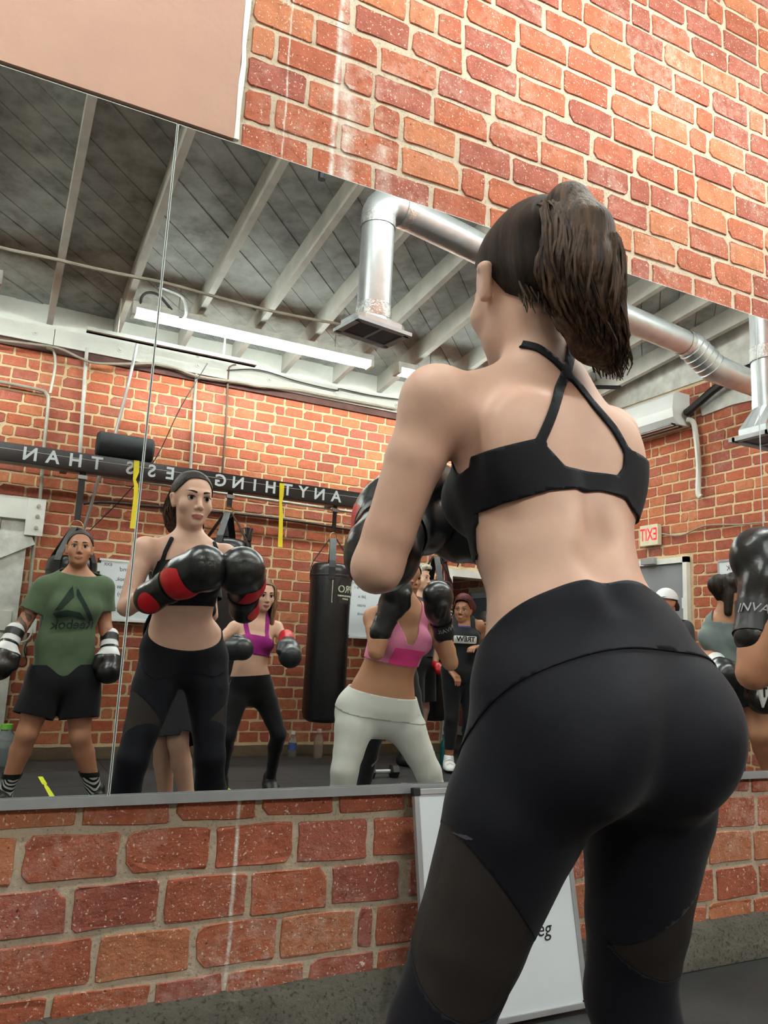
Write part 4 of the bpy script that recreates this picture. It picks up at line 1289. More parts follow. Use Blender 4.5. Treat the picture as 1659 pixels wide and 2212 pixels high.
def relax(V_, Q, it=1, f=0.5):
    e = np.concatenate([Q[:, [0, 1]], Q[:, [1, 2]], Q[:, [2, 3]], Q[:, [3, 0]]])
    n = len(V_)
    for _ in range(it):
        c = np.bincount(e[:, 0], minlength=n) + np.bincount(e[:, 1], minlength=n)
        A = np.stack([np.bincount(e[:, 0], V_[e[:, 1], i], n) + np.bincount(e[:, 1], V_[e[:, 0], i], n) for i in range(3)], 1)
        V_ = V_ * (1 - f) + f * A / np.maximum(c, 1)[:, None]
    return V_

def clip(V_, F, val):
    """keep the part of the surface where val >= 0, cutting the faces cleanly; F quads or triangles"""
    if F.shape[1] == 4:
        F = np.concatenate([F[:, [0, 1, 2]], F[:, [0, 2, 3]]])
    inside = val >= 0
    k = inside[F].sum(1)
    keep = F[k == 3]
    mix = F[(k > 0) & (k < 3)]
    nv = list(V_)
    cut = {}
    def mid(i, j):
        key = (i, j) if i < j else (j, i)
        if key not in cut:
            t = val[i] / (val[i] - val[j])
            cut[key] = len(nv)
            nv.append(V_[i] * (1 - t) + V_[j] * t)
        return cut[key]
    extra = []
    for tri in mix:
        poly = []
        for a in range(3):
            i, j = tri[a], tri[(a + 1) % 3]
            if inside[i]: poly.append(i)
            if inside[i] != inside[j]: poly.append(mid(i, j))
        for a in range(1, len(poly) - 1):
            extra.append((poly[0], poly[a], poly[a + 1]))
    Fn = np.concatenate([keep, np.array(extra, int).reshape(-1, 3)])
    used, inv = np.unique(Fn.ravel(), return_inverse=True)
    return np.array(nv)[used], inv.reshape(-1, 3)

def mesh_np(name, V_, F, mat, parent=None, thick=0.0, origin=None):
    me = bpy.data.meshes.new(name)
    V_ = np.asarray(V_, float)
    if origin is not None:
        V_ = V_ - V3(origin)
    me.vertices.add(len(V_))
    me.vertices.foreach_set('co', V_.ravel())
    nl = F.shape[1]
    me.loops.add(F.size)
    me.loops.foreach_set('vertex_index', F.ravel().astype(np.int32))
    me.polygons.add(len(F))
    me.polygons.foreach_set('loop_start', np.arange(0, F.size, nl, dtype=np.int32))
    me.polygons.foreach_set('loop_total', np.full(len(F), nl, np.int32))
    me.update(calc_edges=True)
    me.validate()
    me.polygons.foreach_set('use_smooth', np.ones(len(me.polygons), bool))
    o = finish(name, me, mat, parent)
    if origin is not None and parent is None:
        o.location = tuple(origin)
    if thick:
        md = o.modifiers.new('thickness', 'SOLIDIFY')
        md.thickness = thick
        md.offset = -1.0
    return o

def poly_sd(pts, x, z):
    """signed distance to a 2D polygon, positive inside"""
    P = np.array(pts, float)
    d = np.full(x.shape, 1e9)
    ins = np.zeros(x.shape, bool)
    for i in range(len(P)):
        a, b = P[i], P[(i + 1) % len(P)]
        e = b - a
        wx, wz = x - a[0], z - a[1]
        t = np.clip((wx * e[0] + wz * e[1]) / (e @ e + 1e-12), 0, 1)
        d = np.minimum(d, np.hypot(wx - e[0] * t, wz - e[1] * t))
        c = ((a[1] > z) != (b[1] > z)) & (x < (b[0] - a[0]) * (z - a[1]) / (b[1] - a[1] + 1e-12) + a[0])
        ins ^= c
    return np.where(ins, d, -d)

def line_sd(pts, x, z, w):
    """positive within w/2 of a 2D polyline"""
    P = np.array(pts, float)
    d = np.full(x.shape, 1e9)
    for a, b in zip(P[:-1], P[1:]):
        e = b - a
        wx, wz = x - a[0], z - a[1]
        t = np.clip((wx * e[0] + wz * e[1]) / (e @ e + 1e-12), 0, 1)
        d = np.minimum(d, np.hypot(wx - e[0] * t, wz - e[1] * t))
    return w / 2 - d

def skin_mat(name, col, var=0.10):
    t = NT(name)
    no = t.noise(7.0, 4.0, 0.55)
    lo = (col[0] * (1 - var), col[1] * (1 - 1.5 * var), col[2] * (1 - 1.6 * var), 1)
    hi = (min(1, col[0] * (1 + var * 0.5)), min(1, col[1] * (1 + 0.6 * var)), min(1, col[2] * (1 + 0.6 * var)), 1)
    r = t.ramp(no.outputs[0], [(0.3, lo), (0.7, hi)])
    t.l(r.outputs[0], t.b.inputs['Base Color'])
    t.set(Roughness=0.48)
    t.b.inputs['Specular IOR Level'].default_value = 0.4
    nb = t.noise(160.0, 3.0)
    t.bump(nb.outputs[0], 0.08, 0.002)
    return t.m

def hair_mat(name, c0, c1, scale=(60, 60, 5)):
    t = NT(name)
    tc = t.n('ShaderNodeTexCoord')
    mp = t.n('ShaderNodeMapping')
    mp.inputs['Scale'].default_value = scale
    t.l(tc.outputs['Object'], mp.inputs[0])
    no = t.n('ShaderNodeTexNoise', i_Scale=1.0, i_Detail=4.0, i_Roughness=0.6)
    t.l(mp.outputs[0], no.inputs['Vector'])
    r = t.ramp(no.outputs[0], [(0.35, c0), (0.68, c1)])
    t.l(r.outputs[0], t.b.inputs['Base Color'])
    t.set(Roughness=0.55)
    t.b.inputs['Specular IOR Level'].default_value = 0.22
    t.bump(no.outputs[0], 0.6, 0.006)
    return t.m

def fabric(name, col, rough=0.75, sheen=0.25, var=0.12, bscale=500.0):
    if name in MATS: return MATS[name]
    t = NT(name)
    no = t.noise(10.0, 3.0)
    lo = tuple(c * (1 - var) for c in col[:3]) + (1,)
    hi = tuple(min(1, c * (1 + var)) for c in col[:3]) + (1,)
    r = t.ramp(no.outputs[0], [(0.3, lo), (0.7, hi)])
    t.l(r.outputs[0], t.b.inputs['Base Color'])
    t.set(Roughness=rough)
    t.b.inputs['Specular IOR Level'].default_value = 0.25
    t.b.inputs['Sheen Weight'].default_value = sheen
    t.b.inputs['Sheen Roughness'].default_value = 0.4
    nb = t.noise(bscale, 2.0)
    t.bump(nb.outputs[0], 0.15, 0.001)
    MATS[name] = t.m
    return t.m

def sheer(name, col, cover=0.62):
    t = NT(name)
    t.set(Base_Color=col, Roughness=0.7)
    tr = t.n('ShaderNodeBsdfTransparent')
    mx = t.n('ShaderNodeMixShader')
    mx.inputs[0].default_value = cover
    t.l(tr.outputs[0], mx.inputs[1])
    t.l(t.b.outputs[0], mx.inputs[2])
    t.l(mx.outputs[0], t.out.inputs[0])
    return t.m

# ------------------------------------------------------------------ head in its own frame
def head_axes(fwd, up=(0, 0, 1)):
    f = unit(fwd)
    u = V3(up) - f * (V3(up) @ f)
    u = unit(u)
    r = np.cross(f, u)            # towards the person's right hand side
    return np.array([r, f, u])

def add_head(S, c, A, hs=1.0, male=False, ears=True, k=0.018):
    g = lambda x, y, z: V3(c) + (A.T @ V3((x, y, z))) * hs
    R = lambda *r: tuple(q * hs for q in r)
    S.ball(g(0, -0.012, 0.033), R(0.074, 0.095, 0.083), A, 0.03)
    fw = 0.061 if male else 0.0575
    S.ball(g(0, 0.024, -0.030), R(fw, 0.065, 0.083), A, 0.03)
    jw = 0.054 if male else 0.041
    S.ball(g(0, 0.030, -0.070), R(jw, 0.050, 0.040), A, 0.025)
    S.ball(g(0, 0.070, -0.096), R(0.020 if not male else 0.025, 0.016, 0.016), A, 0.02)
    for s_ in (-1, 1):
        S.ball(g(0.040 * s_, 0.052, -0.030), R(0.024, 0.024, 0.024), A, 0.02)
    S.cone(g(-0.034, 0.0775 if not male else 0.080, 0.018), g(0.034, 0.0775 if not male else 0.080, 0.018), 0.010 * hs, 0.010 * hs, A[2], 0.018)
    for s_ in (-1, 1):
        S.ball(g(0.031 * s_, 0.0965, -0.001), R(0.019, 0.0135, 0.0105), A, 0.012, '-')
    S.cone(g(0, 0.082, 0.008), g(0, 0.104, -0.036), 0.0075 * hs, 0.0108 * hs, A[0], 0.012)
    for s_ in (-1, 1):
        S.ball(g(0.0110 * s_, 0.093, -0.040), R(0.0085, 0.010, 0.0080), A, 0.006)
    S.ball(g(0, 0.0870, -0.0665), R(0.023, 0.0095, 0.0058), A, 0.006)
    S.ball(g(0, 0.0855, -0.0775), R(0.019, 0.0100, 0.0068), A, 0.006)
    if ears:
        for s_ in (-1, 1):
            S.cone(g(0.071 * s_, -0.004, -0.030), g(0.080 * s_, -0.014, 0.012), (0.007 * hs, 0.013 * hs), (0.008 * hs, 0.019 * hs), A[0], 0.008)
            S.ball(g(0.088 * s_, -0.004, -0.004), R(0.009, 0.010, 0.017), A, 0.008, '-')

def face_parts(root, c, A, hs, brow_mat, lip_mat, iris=srgb(52, 34, 24), headG=None, lid=None):
    g = lambda x, y, z: V3(c) + (A.T @ V3((x, y, z))) * hs
    Vh, Qh = nets(headG, 0.0008)
    loc = ((Vh - V3(c)) @ A.T) / hs
    x, y, z = loc.T
    # lips, brows and lashes follow the skin of the face
    top = 0.0085 * np.sqrt(np.clip(1 - (x / 0.0245) ** 2, 0, 1)) - 0.0022 * np.exp(-(x / 0.004) ** 2)
    bot = 0.0105 * np.sqrt(np.clip(1 - (x / 0.0225) ** 2, 0, 1))
    f = np.minimum(np.minimum(-0.0715 + top - z, z + 0.0735 + bot - 0.0012), np.minimum(y - 0.05, 0.024 - np.abs(x)))
    v, t = clip(Vh, Qh, f)
    if len(t): attach(mesh_np('lips', v, t, lip_mat), root)
    for s_ in (-1, 1):
        xa = x * s_
        zc = 0.0215 + 0.006 * np.sin(np.clip((xa - 0.012) / 0.042, 0, 1) * 2.2) - 0.0015
        wd = 0.0042 * np.clip((0.056 - xa) / 0.03, 0.25, 1)
        f = np.minimum(np.minimum(wd - np.abs(z - zc), np.minimum(xa - 0.012, 0.054 - xa)), y - 0.03)
        v, t = clip(Vh, Qh, f)
        if len(t): attach(mesh_np('eyebrow', v, t, brow_mat), root)
        ec = g(0.031 * s_, 0.0755, -0.001)
        e = MB().lathe([(0.0125 * hs * math.sin(q), -0.0125 * hs * math.cos(q)) for q in np.linspace(0.12, math.pi - 0.12, 12)], 16, frame(ec, A[0], -A[2], A[1]))
        eo = e.build('eye', eye_mat(iris), None, True)
        zz = [((V3(vv.co) - ec) @ A[1]) / (0.0125 * hs) for vv in eo.data.vertices]
        eo.data.materials.append(iris_mat(iris))
        eo.data.materials.append(plain('pupil', (0.004, 0.004, 0.004, 1), 0.2))
        for p in eo.data.polygons:
            m_ = max(zz[i] for i in p.vertices)
            n_ = min(zz[i] for i in p.vertices)
            p.material_index = 2 if n_ > 0.90 else (1 if n_ > 0.70 else 0)
        attach(eo, root)
        # upper lid as a curved strip
        pts = [g(0.031 * s_ + 0.0165 * math.cos(q), 0.0868 - 0.004 * abs(math.cos(q)) ** 2, 0.0005 + 0.0062 * math.sin(q)) for q in np.linspace(0.05, math.pi - 0.05, 7)]
        attach(MB().tube(pts, [0.001 * hs] + [0.0019 * hs] * 5 + [0.001 * hs], 5).build('lashes', brow_mat, None, True), root)

def eye_mat(c):
    return plain('eye_white', srgb(196, 186, 178), 0.2, var=0.03)
def iris_mat(c):
    return plain('iris_%d' % int(c[0] * 9999), c, 0.2, var=0.1)

HAIRLINE = [(-0.13, -0.062), (-0.07, -0.060), (-0.035, -0.035), (-0.012, 0.016), (0.020, 0.026), (0.045, 0.046), (0.062, 0.078), (0.12, 0.098)]
def hair_cap(c, A, hs, hair_solid, h, iso, line=HAIRLINE, extra=None):
    G = hair_solid.grid(h)
    Vh, Qh = nets(G, iso)
    loc = ((Vh - V3(c)) @ A.T) / hs
    zl = np.interp(loc[:, 1], [p[0] for p in line], [p[1] for p in line])
    f = loc[:, 2] - zl
    if extra is not None:
        f = np.maximum(f, extra(loc))
    return clip(Vh, Qh, f)

def hair_solid(c, A, hs):
    S = Solid()
    g = lambda x, y, z: V3(c) + (A.T @ V3((x, y, z))) * hs
    S.ball(g(0, -0.012, 0.033), tuple(q * hs for q in (0.074, 0.095, 0.083)), A, 0.03)
    S.ball(g(0, 0.024, -0.030), tuple(q * hs for q in (0.061, 0.065, 0.083)), A, 0.03)
    return S

# ------------------------------------------------------------------ a body from its joints
def body(J, w=None, male=False, limbs=True):
    """J: joints in metres. Returns the solid, with frames in the dict F."""
    w = w or {}
    S = Solid()
    gs = w.get('size', 1.0)
    hl, hr = V3(J['hipL']), V3(J['hipR'])
    P = (hl + hr) / 2
    wa, ch, nb = V3(J['waist']), V3(J['chest']), V3(J['neck'])
    sl, sr = V3(J['shL']), V3(J['shR'])
    lh, ls = unit(hr - hl), unit(sr - sl)
    uh, us = unit(wa - P), unit(nb - ch)
    fh, fs = unit(np.cross(uh, lh)), unit(np.cross(us, ls))    # forward
    lw = unit(lh + ls)
    hw, ww, cw, bd = w.get('hip', 1.0), w.get('waist', 1.0), w.get('chest', 1.0), w.get('deep', 1.0)
    sec = [(P - uh * 0.020, (0.140 * hw, 0.098 * bd), lh), (P + uh * 0.03, (0.158 * hw, 0.108 * bd), lh), (lerp(P, wa, 0.62), (0.138 * (hw + ww) / 2 * w.get('flank', 1.0), 0.094 * bd), lh),
           (wa, (0.117 * ww, 0.082 * bd), lw), (lerp(wa, ch, 0.5), (0.123 * (ww + cw) / 2, 0.088 * bd), ls), (ch, (0.138 * cw, 0.098 * bd), ls), (lerp(ch, nb, 0.55), (0.128 * cw, 0.078 * bd), ls), (lerp(ch, nb, 0.85), (0.085 * cw, 0.058), ls)]
    for (a, ra, ua), (b, rb, ub) in zip(sec[:-1], sec[1:]):
        S.cone(a, b, tuple(q * gs for q in ra), tuple(q * gs for q in rb), unit(ua + ub), 0.035)
    gl = w.get('glute', 1.0)
    for s_, h_ in ((-1, hl), (1, hr)):
        S.ball(h_ - fh * 0.050 * gs - uh * 0.025 + lh * (-s_) * 0.012, tuple(q * gs * gl for q in (0.080, 0.082, 0.092)), np.array([lh, fh, uh]), 0.05)
    if not male:
        bs = w.get('bust', 1.0)
        for s_ in (-1, 1):
            S.ball(ch + fs * (0.070 * bd) * gs + ls * s_ * 0.064 * gs - us * 0.015, tuple(q * gs * bs for q in (0.058, 0.048, 0.054)), np.array([ls, fs, us]), 0.03)
    else:
        for s_ in (-1, 1):
            S.ball(ch + fs * 0.06 * gs + ls * s_ * 0.07 * gs + us * 0.02, tuple(q * gs for q in (0.075, 0.045, 0.06)), np.array([ls, fs, us]), 0.04)
    hc = V3(J['head'])
    A = head_axes(J['face'], J.get('headup', (0, 0, 1)))
    hs = w.get('head', 1.0)
    hb = hc + (A.T @ V3((0, -0.022, -0.062))) * hs
    nr = (0.058 if male else 0.047) * w.get('neckw', 1.0)
    S.cone(lerp(ch, nb, 0.75), nb, (0.075, 0.06), (nr + 0.006, nr + 0.003), ls, 0.04)
    S.cone(nb, hb, nr + 0.002, nr, ls, 0.03)
    ar = w.get('arm', 1.0)
    for s_, sh in ((-1, sl), (1, sr)):
        S.cone(nb - us * 0.01 + ls * s_ * 0.025, sh - ls * s_ * 0.015 + us * 0.008, (0.036, 0.038), 0.038 * ar, None, 0.04)
        S.cone(lerp(ch, nb, 0.35) + ls * s_ * 0.085 * cw, sh, 0.052 * ar, 0.038 * ar, None, 0.03)
        if limbs: S.ball(sh, 0.046 * ar, None, 0.025)
    for sd in ('LR' if limbs else ''):
        sh, el, wr = V3(J['sh' + sd]), V3(J['el' + sd]), V3(J['wr' + sd])
        S.chain([sh, lerp(sh, el, 0.35), lerp(sh, el, 0.8), el], [0.046 * ar, 0.046 * ar, 0.040 * ar, 0.037 * ar], None, 0.03)
        S.chain([el, lerp(el, wr, 0.28), lerp(el, wr, 0.7), wr], [0.036 * ar, 0.041 * ar, 0.031 * ar, 0.026 * ar], None, 0.02)
        hp, kn, an = V3(J['hip' + sd]), V3(J['kn' + sd]), V3(J['an' + sd])
        lg = w.get('leg', 1.0)
        ld = unit(an - hp)
        S.chain([hp, lerp(hp, kn, 0.3), lerp(hp, kn, 0.7), kn], [0.088 * lg, 0.085 * lg, 0.066 * lg, 0.055 * lg], None, 0.032)
        # calf bulges behind the line of the shin
        back = -fh
        back = unit(back - ld * (back @ ld))
        S.chain([kn, lerp(kn, an, 0.28) + back * 0.012, lerp(kn, an, 0.62) + back * 0.004, an], [0.053 * lg, 0.058 * lg, 0.043 * lg, 0.034 * lg], None, 0.025)
        toe = V3(J['toe' + sd])
        S.cone(an + (toe - an) * 0.05 - V3((0, 0, 0.02)), toe, (0.034, 0.030), (0.036, 0.016), None, 0.03)
        S.ball(an - unit((toe - an) * V3((1, 1, 0))) * 0.03 - V3((0, 0, 0.035)), 0.033, None, 0.03)
    F = dict(P=P, lh=lh, uh=uh, fh=fh, ls=ls, us=us, fs=fs, ch=ch, wa=wa, nb=nb, A=A, hc=hc, hs=hs, male=male)
    return S, F

def split_skin(S, F, h, hh):
    """coarse body and fine head of one surface, joined into one mesh along the neck; returns also the grids"""
    G = S.grid(h)
    hc, A, hs = F['hc'], F['A'], F['hs']
    r = 0.165 * hs
    Gh = S.grid(hh, hc - r, hc + r)
    n0 = hc + (A.T @ V3((0, -0.01, -0.118))) * hs
    nd = unit(hc - F['nb'])
    V1, Q1 = nets(G)
    V1 = relax(V1, Q1, 1, 0.4)
    V2, Q2 = nets(Gh)
    a, fa = clip(V1, Q1, -((V1 - n0) @ nd) + 0.0)
    # the fine grid stops inside its box; keep only what lies above the cut
    b, fb = clip(V2, Q2, (V2 - n0) @ nd)
    return (np.concatenate([a, b]), np.concatenate([fa, fb + len(a)])), G, Gh

# ------------------------------------------------------------------ boxing glove
def glove(root, wrist, fist, thumb, mat, parts, size=1.0, cuff=0.085, h=0.0065, left=False):
    """wrist -> fist axis, thumb gives the thumb side. parts: list of (name, material, field(local) )"""
    w, f = V3(wrist), V3(fist)
    z = unit(f - w)
    x = unit(V3(thumb) - z * (V3(thumb) @ z))
    y = np.cross(z, x) * (-1 if left else 1)             # back of the hand
    B = np.array([x, y, z])
    g = lambda a, b, c: w + (B.T @ V3((a, b, c))) * size
    R = lambda *r: tuple(q * size for q in r)
    S = Solid()
    S.cone(g(0, 0, -cuff), g(0, 0, 0.01), R(0.047, 0.046), R(0.041, 0.040), x, 0.02)
    S.cone(g(0, 0, 0.0), g(0, 0.006, 0.055), R(0.041, 0.039), R(0.055, 0.046), x, 0.03)
    S.cone(g(-0.004, 0.010, 0.055), g(-0.006, 0.006, 0.125), R(0.060, 0.050), R(0.062, 0.054), x, 0.03)
    S.ball(g(-0.006, -0.016, 0.132), R(0.060, 0.055, 0.050), B, 0.03)
    S.ball(g(-0.006, -0.038, 0.105), R(0.052, 0.036, 0.046), B, 0.02)
    S.chain([g(0.040, -0.006, 0.030), g(0.058, -0.026, 0.070), g(0.050, -0.046, 0.108)], [0.026 * size, 0.027 * size, 0.024 * size], None, 0.012)
    G = S.grid(h)
    V_, Q = nets(G)
    V_ = relax(V_, Q, 1, 0.4)
    go = attach(mesh_np('boxing_glove', V_, Q, mat), root)
    loc = lambda P_: ((P_ - w) @ B.T) / size
    for nm, mt, fld, off in parts:
        Vp, Qp = nets(G, off)
        v, t = clip(Vp, Qp, fld(loc(Vp)))
        if len(t):
            mesh_np(nm, v, t, mt, go, 0.0)
    # cuff opening rim
    ring = [g(0.046 * math.cos(q), 0.045 * math.sin(q), -cuff - 0.036) for q in np.linspace(0, 2 * math.pi, 25)[:-1]]
    return go, g, B

def dress(root, G, name, mat, field, iso=0.004, thick=0.003, smooth=1, deform=None):
    V_, Q = nets(G, iso)
    if smooth:
        V_ = relax(V_, Q, smooth, 0.4)
    if deform is not None:
        V_ = deform(V_)
    v, t = clip(V_, Q, field(V_))
    if len(t) == 0:
        return None
    return attach(mesh_np(name, v, t, mat, None, thick), root)

def shoe(root, an, toe, mat, solemat, lacemat=None, size=1.0):
    an, toe = V3(an), V3(toe)
    d = unit((toe - an) * V3((1, 1, 0)))
    s_ = np.cross(d, V3((0, 0, 1)))
    base = V3((an[0], an[1], 0.0))
    L = np.linalg.norm((toe - an)[:2]) + 0.06
    S = Solid()
    S.cone(base - d * 0.035 + V3((0, 0, 0.05)), base + d * (L * 0.45) + V3((0, 0, 0.045)), (0.040, 0.045), (0.045, 0.038), s_, 0.03)
    S.cone(base + d * (L * 0.45) + V3((0, 0, 0.042)), base + d * (L - 0.06) + V3((0, 0, 0.034)), (0.046, 0.036), (0.040, 0.026), s_, 0.03)
    S.cone(base + V3((0, 0, 0.05)), base + V3((0, 0, 0.10)), (0.042, 0.05), (0.042, 0.048), s_, 0.02)
    G = S.grid(0.008)
    V_, Q = nets(G)
    v, t = clip(V_, Q, V_[:, 2] - 0.014)
    so = attach(mesh_np('shoe', v, t, mat), root)
    V2, Q2 = nets(G, 0.003)
    v, t = clip(V2, Q2, np.minimum(0.024 - V2[:, 2], V2[:, 2] - 0.001))
    mesh_np('sole', v, t, solemat, so)
    if lacemat:
        for k in range(4):
            c = base + d * (0.06 + 0.024 * k) + V3((0, 0, 0.098 - 0.007 * k))
            MB().tube([c - s_ * 0.03 + V3((0, 0, -0.012)), c, c + s_ * 0.03 + V3((0, 0, -0.012))], 0.004, 5).build('lace', lacemat, so, True)
    return so
# =================================================================== THE PONYTAILED BOXER IN FRONT OF THE MIRROR
M_LEG = fabric('leggings_black', srgb(17, 18, 27), 0.72, 0.06, var=0.06)
M_BRA = fabric('bra_black', srgb(16, 17, 24), 0.72, 0.06, var=0.06)
M_MESH = sheer('sheer_black', srgb(26, 24, 25), 0.86)
M_LEATHER = plain('glove_black', srgb(22, 23, 25), 0.30, var=0.15, scale=20, bump=0.12, bscale=45, spec=0.6)
M_RED = plain('glove_red', srgb(190, 22, 34), 0.38, var=0.12)
M_DKHAIR = hair_mat('hair_dark_brown', srgb(24, 18, 15), srgb(52, 38, 30))
M_TAIL = hair_mat('hair_tail', srgb(36, 27, 22), srgb(96, 72, 54), (120, 120, 9))
M_LIP = plain('lip_rose', srgb(176, 104, 96), 0.4, var=0.05)
M_LIP2 = plain('lip_brown', srgb(146, 88, 76), 0.4, var=0.05)
SKIN_A = skin_mat('skin_fair', srgb(222, 182, 160))

def boxer_main():
    J = dict(hipL=(0.634, -1.198, 0.872), hipR=(0.806, -1.205, 0.872), waist=(0.684, -1.178, 1.012), chest=(0.682, -1.118, 1.185), neck=(0.676, -1.122, 1.335),
             shL=(0.506, -1.112, 1.286), shR=(0.822, -1.098, 1.288), elL=(0.455, -1.062, 1.058), elR=(0.888, -1.035, 1.065), wrL=(0.572, -0.872, 1.140), wrR=(0.842, -0.872, 1.135),
             knL=(0.540, -1.113, 0.500), knR=(0.834, -1.128, 0.505), anL=(0.500, -1.19, 0.095), anR=(0.905, -1.22, 0.095), toeL=(0.47, -1.03, 0.03), toeR=(0.96, -1.07, 0.03),
             head=(0.668, -1.092, 1.498), face=(0.10, 1.0, -0.05))
    WM = dict(hip=0.90, waist=0.93, chest=0.92, deep=0.90, glute=0.93, leg=0.97, arm=0.86, bust=0.92, flank=1.17)
    S, F = body(J, WM)
    P, lh, uh, fh, ls, us, fs, ch, wa, nb = (F[k] for k in ('P', 'lh', 'uh', 'fh', 'ls', 'us', 'fs', 'ch', 'wa', 'nb'))
    n_body = len(S.pr)
    # shoulder blades, back muscles and the groove of the spine
    for s_ in (-1, 1):
        S.ball(lerp(ch, nb, 0.25) - fs * 0.062 + ls * s_ * 0.085, (0.052, 0.026, 0.075), np.array([ls, fs, us]), 0.04)
        S.cone(wa - fh * 0.055 + lh * s_ * 0.030, lerp(wa, ch, 0.75) - fs * 0.060 + ls * s_ * 0.034, (0.026, 0.020), (0.030, 0.020), lh, 0.025)
    S.chain([wa - fh * 0.100 + uh * 0.0, wa - fh * 0.092 + uh * 0.05, lerp(wa, ch, 0.6) - fs * 0.100, ch - fs * 0.112 + us * 0.02], [0.006, 0.011, 0.010, 0.008], None, 0.02)
    S.pr[-3:] = [p[:-1] + ('-',) for p in S.pr[-3:]]
    S.pr[-3:] = [p[:-2] + (0.035, '-') for p in S.pr[-3:]]
    S.ball(V3((0.679, -1.075, 0.943)) + fh * 0.012, 0.010, None, 0.012, '-')
    ST, _ = body(J, WM, False, False)
    ST.pr += S.pr[n_body:]
    add_head(S, F['hc'], F['A'], F['hs'])
    (Vb, Fb), G, Gh = split_skin(S, F, 0.0072, 0.0038)
    root = mesh_np('person', Vb, Fb, SKIN_A, None, origin=(0.70, -1.16, 0.0))
    tag(root, 'boxer with a dark ponytail in black bra and leggings, seen from behind', 'person')
    face_parts(root, F['hc'], F['A'], F['hs'], M_DKHAIR, M_LIP, headG=Gh)
    A, hc = F['A'], F['hc']
    g = lambda x, y, z: V3(hc) + A.T @ V3((x, y, z))
    # hair combed back to a high ponytail
    path = [V3((0.633, -1.185, 1.553)), V3((0.647, -1.215, 1.564)), V3((0.650, -1.240, 1.513)), V3((0.645, -1.245, 1.456)), V3((0.656, -1.238, 1.412)), V3((0.683, -1.228, 1.373)), V3((0.715, -1.222, 1.346))]
    HS = hair_solid(hc, A, 1.0)
    HS.cone(g(0, -0.06, 0.060), path[0], 0.045, 0.028, None, 0.04)
    HS.ball(g(0, -0.075, -0.01), (0.055, 0.035, 0.05), A, 0.03)
    v, t = hair_cap(hc, A, 1.0, HS, 0.005, 0.0045)
    attach(mesh_np('hair', v, t, M_DKHAIR, None, 0.003), root)
    tx = unit(path[1] - path[0]); t1_ = unit(np.cross(tx, V3((0, 0, 1)))); t2_ = np.cross(tx, t1_)
    tie = MB().tube([path[0] + t1_ * 0.028 * math.cos(q) + t2_ * 0.028 * math.sin(q) for q in np.linspace(0, 2 * math.pi, 14)[:-1]], 0.006, 6, closed=True)
    attach(tie.build('hair_tie', M_BLACK, None, True), root)
    # the tail: a soft core with many separate locks around it
    rad = [0.026, 0.040, 0.052, 0.057, 0.054, 0.042, 0.016]
    TS = Solid()
    TS.chain(path, [r_ * 0.80 for r_ in rad], None, 0.02)
    Vt, Qt = nets(TS.grid(0.006))
    tail = attach(mesh_np('ponytail', Vt, Qt, M_TAIL), root)
    rnd = np.random.default_rng(4)
    PA, RA = np.array(path), np.array(rad)
    tt = np.linspace(0, 1, len(path))
    lk = MB()
    for k in range(420):
        a = rnd.uniform(0, 2 * math.pi); q = math.sqrt(rnd.uniform(0.25, 1.0))
        t0_, t1_ = rnd.uniform(0.0, 0.25), rnd.uniform(0.72, 1.06)
        ph, am, fr_ = rnd.uniform(0, 6.28), rnd.uniform(0.004, 0.016), rnd.uniform(8, 16)
        pts = []
        n = 12
        for i in range(n):
            t_ = t0_ + (t1_ - t0_) * i / (n - 1)
            c_ = np.array([np.interp(min(t_, 1), tt, PA[:, j]) for j in range(3)])
            if t_ > 1: c_ = c_ + V3((0.004, 0, -1)) * (t_ - 1) * 0.35
            r_ = np.interp(min(t_, 1), tt, RA) * q * 1.04 + am * math.sin(fr_ * t_ + ph) * t_
            if t_ > 0.9: r_ = max(r_, 0.018 * q)
            w_ = a + 0.55 * math.sin(4.0 * t_ + ph) * t_
            pts.append(c_ + A[0] * (r_ * math.cos(w_)) + (A[1] * 0.75 + A[2] * 0.35) * (r_ * math.sin(w_)))
        r0 = rnd.uniform(0.0016, 0.0034)
        lk.tube(pts, [r0 * (1.0 if i < n - 3 else (n - i) / 4.0) for i in range(n)], 4, caps=False)
    lo = attach(lk.build('hair_locks', M_TAIL, None, True), root)
    lo['kind'] = 'stuff'
    # short wisps at the nape
    wk = MB()
    for k in range(60):
        x0 = rnd.uniform(-0.055, 0.05)
        p0 = g(x0, -0.070 - 0.02 * (1 - (x0 / 0.06) ** 2), rnd.uniform(-0.06, -0.035))
        pts = [p0 + V3((0.004 * math.sin(i + k), -0.004 * i, -0.010 * i)) for i in range(4)]
        wk.tube(pts, [0.0016, 0.0014, 0.001, 0.0005], 4, caps=False)
    wo = attach(wk.build('nape_hair', M_TAIL, None, True), root)
    wo['kind'] = 'stuff'

    # ---- sports bra: band, low front and two crossing straps on the back
    nrm = lambda V_: (V_ - lerp(wa, ch, 0.7)) @ fs
    xz = lambda L: [(p[0], p[2]) for p in L]
    back_band = xz([(0.452, -1.200, 1.183), (0.498, -1.200, 1.191), (0.549, -1.205, 1.209), (0.596, -1.205, 1.225), (0.613, -1.205, 1.228), (0.611, -1.205, 1.219), (0.643, -1.205, 1.195), (0.735, -1.200, 1.197), (0.748, -1.200, 1.211), (0.752, -1.200, 1.236), (0.767, -1.200, 1.238), (0.822, -1.200, 1.230),
        (0.821, -1.200, 1.137), (0.768, -1.200, 1.155), (0.749, -1.200, 1.168), (0.703, -1.210, 1.172), (0.676, -1.210, 1.166), (0.662, -1.210, 1.169), (0.619, -1.210, 1.161), (0.565, -1.205, 1.140), (0.507, -1.200, 1.100), (0.457, -1.200, 1.068)])
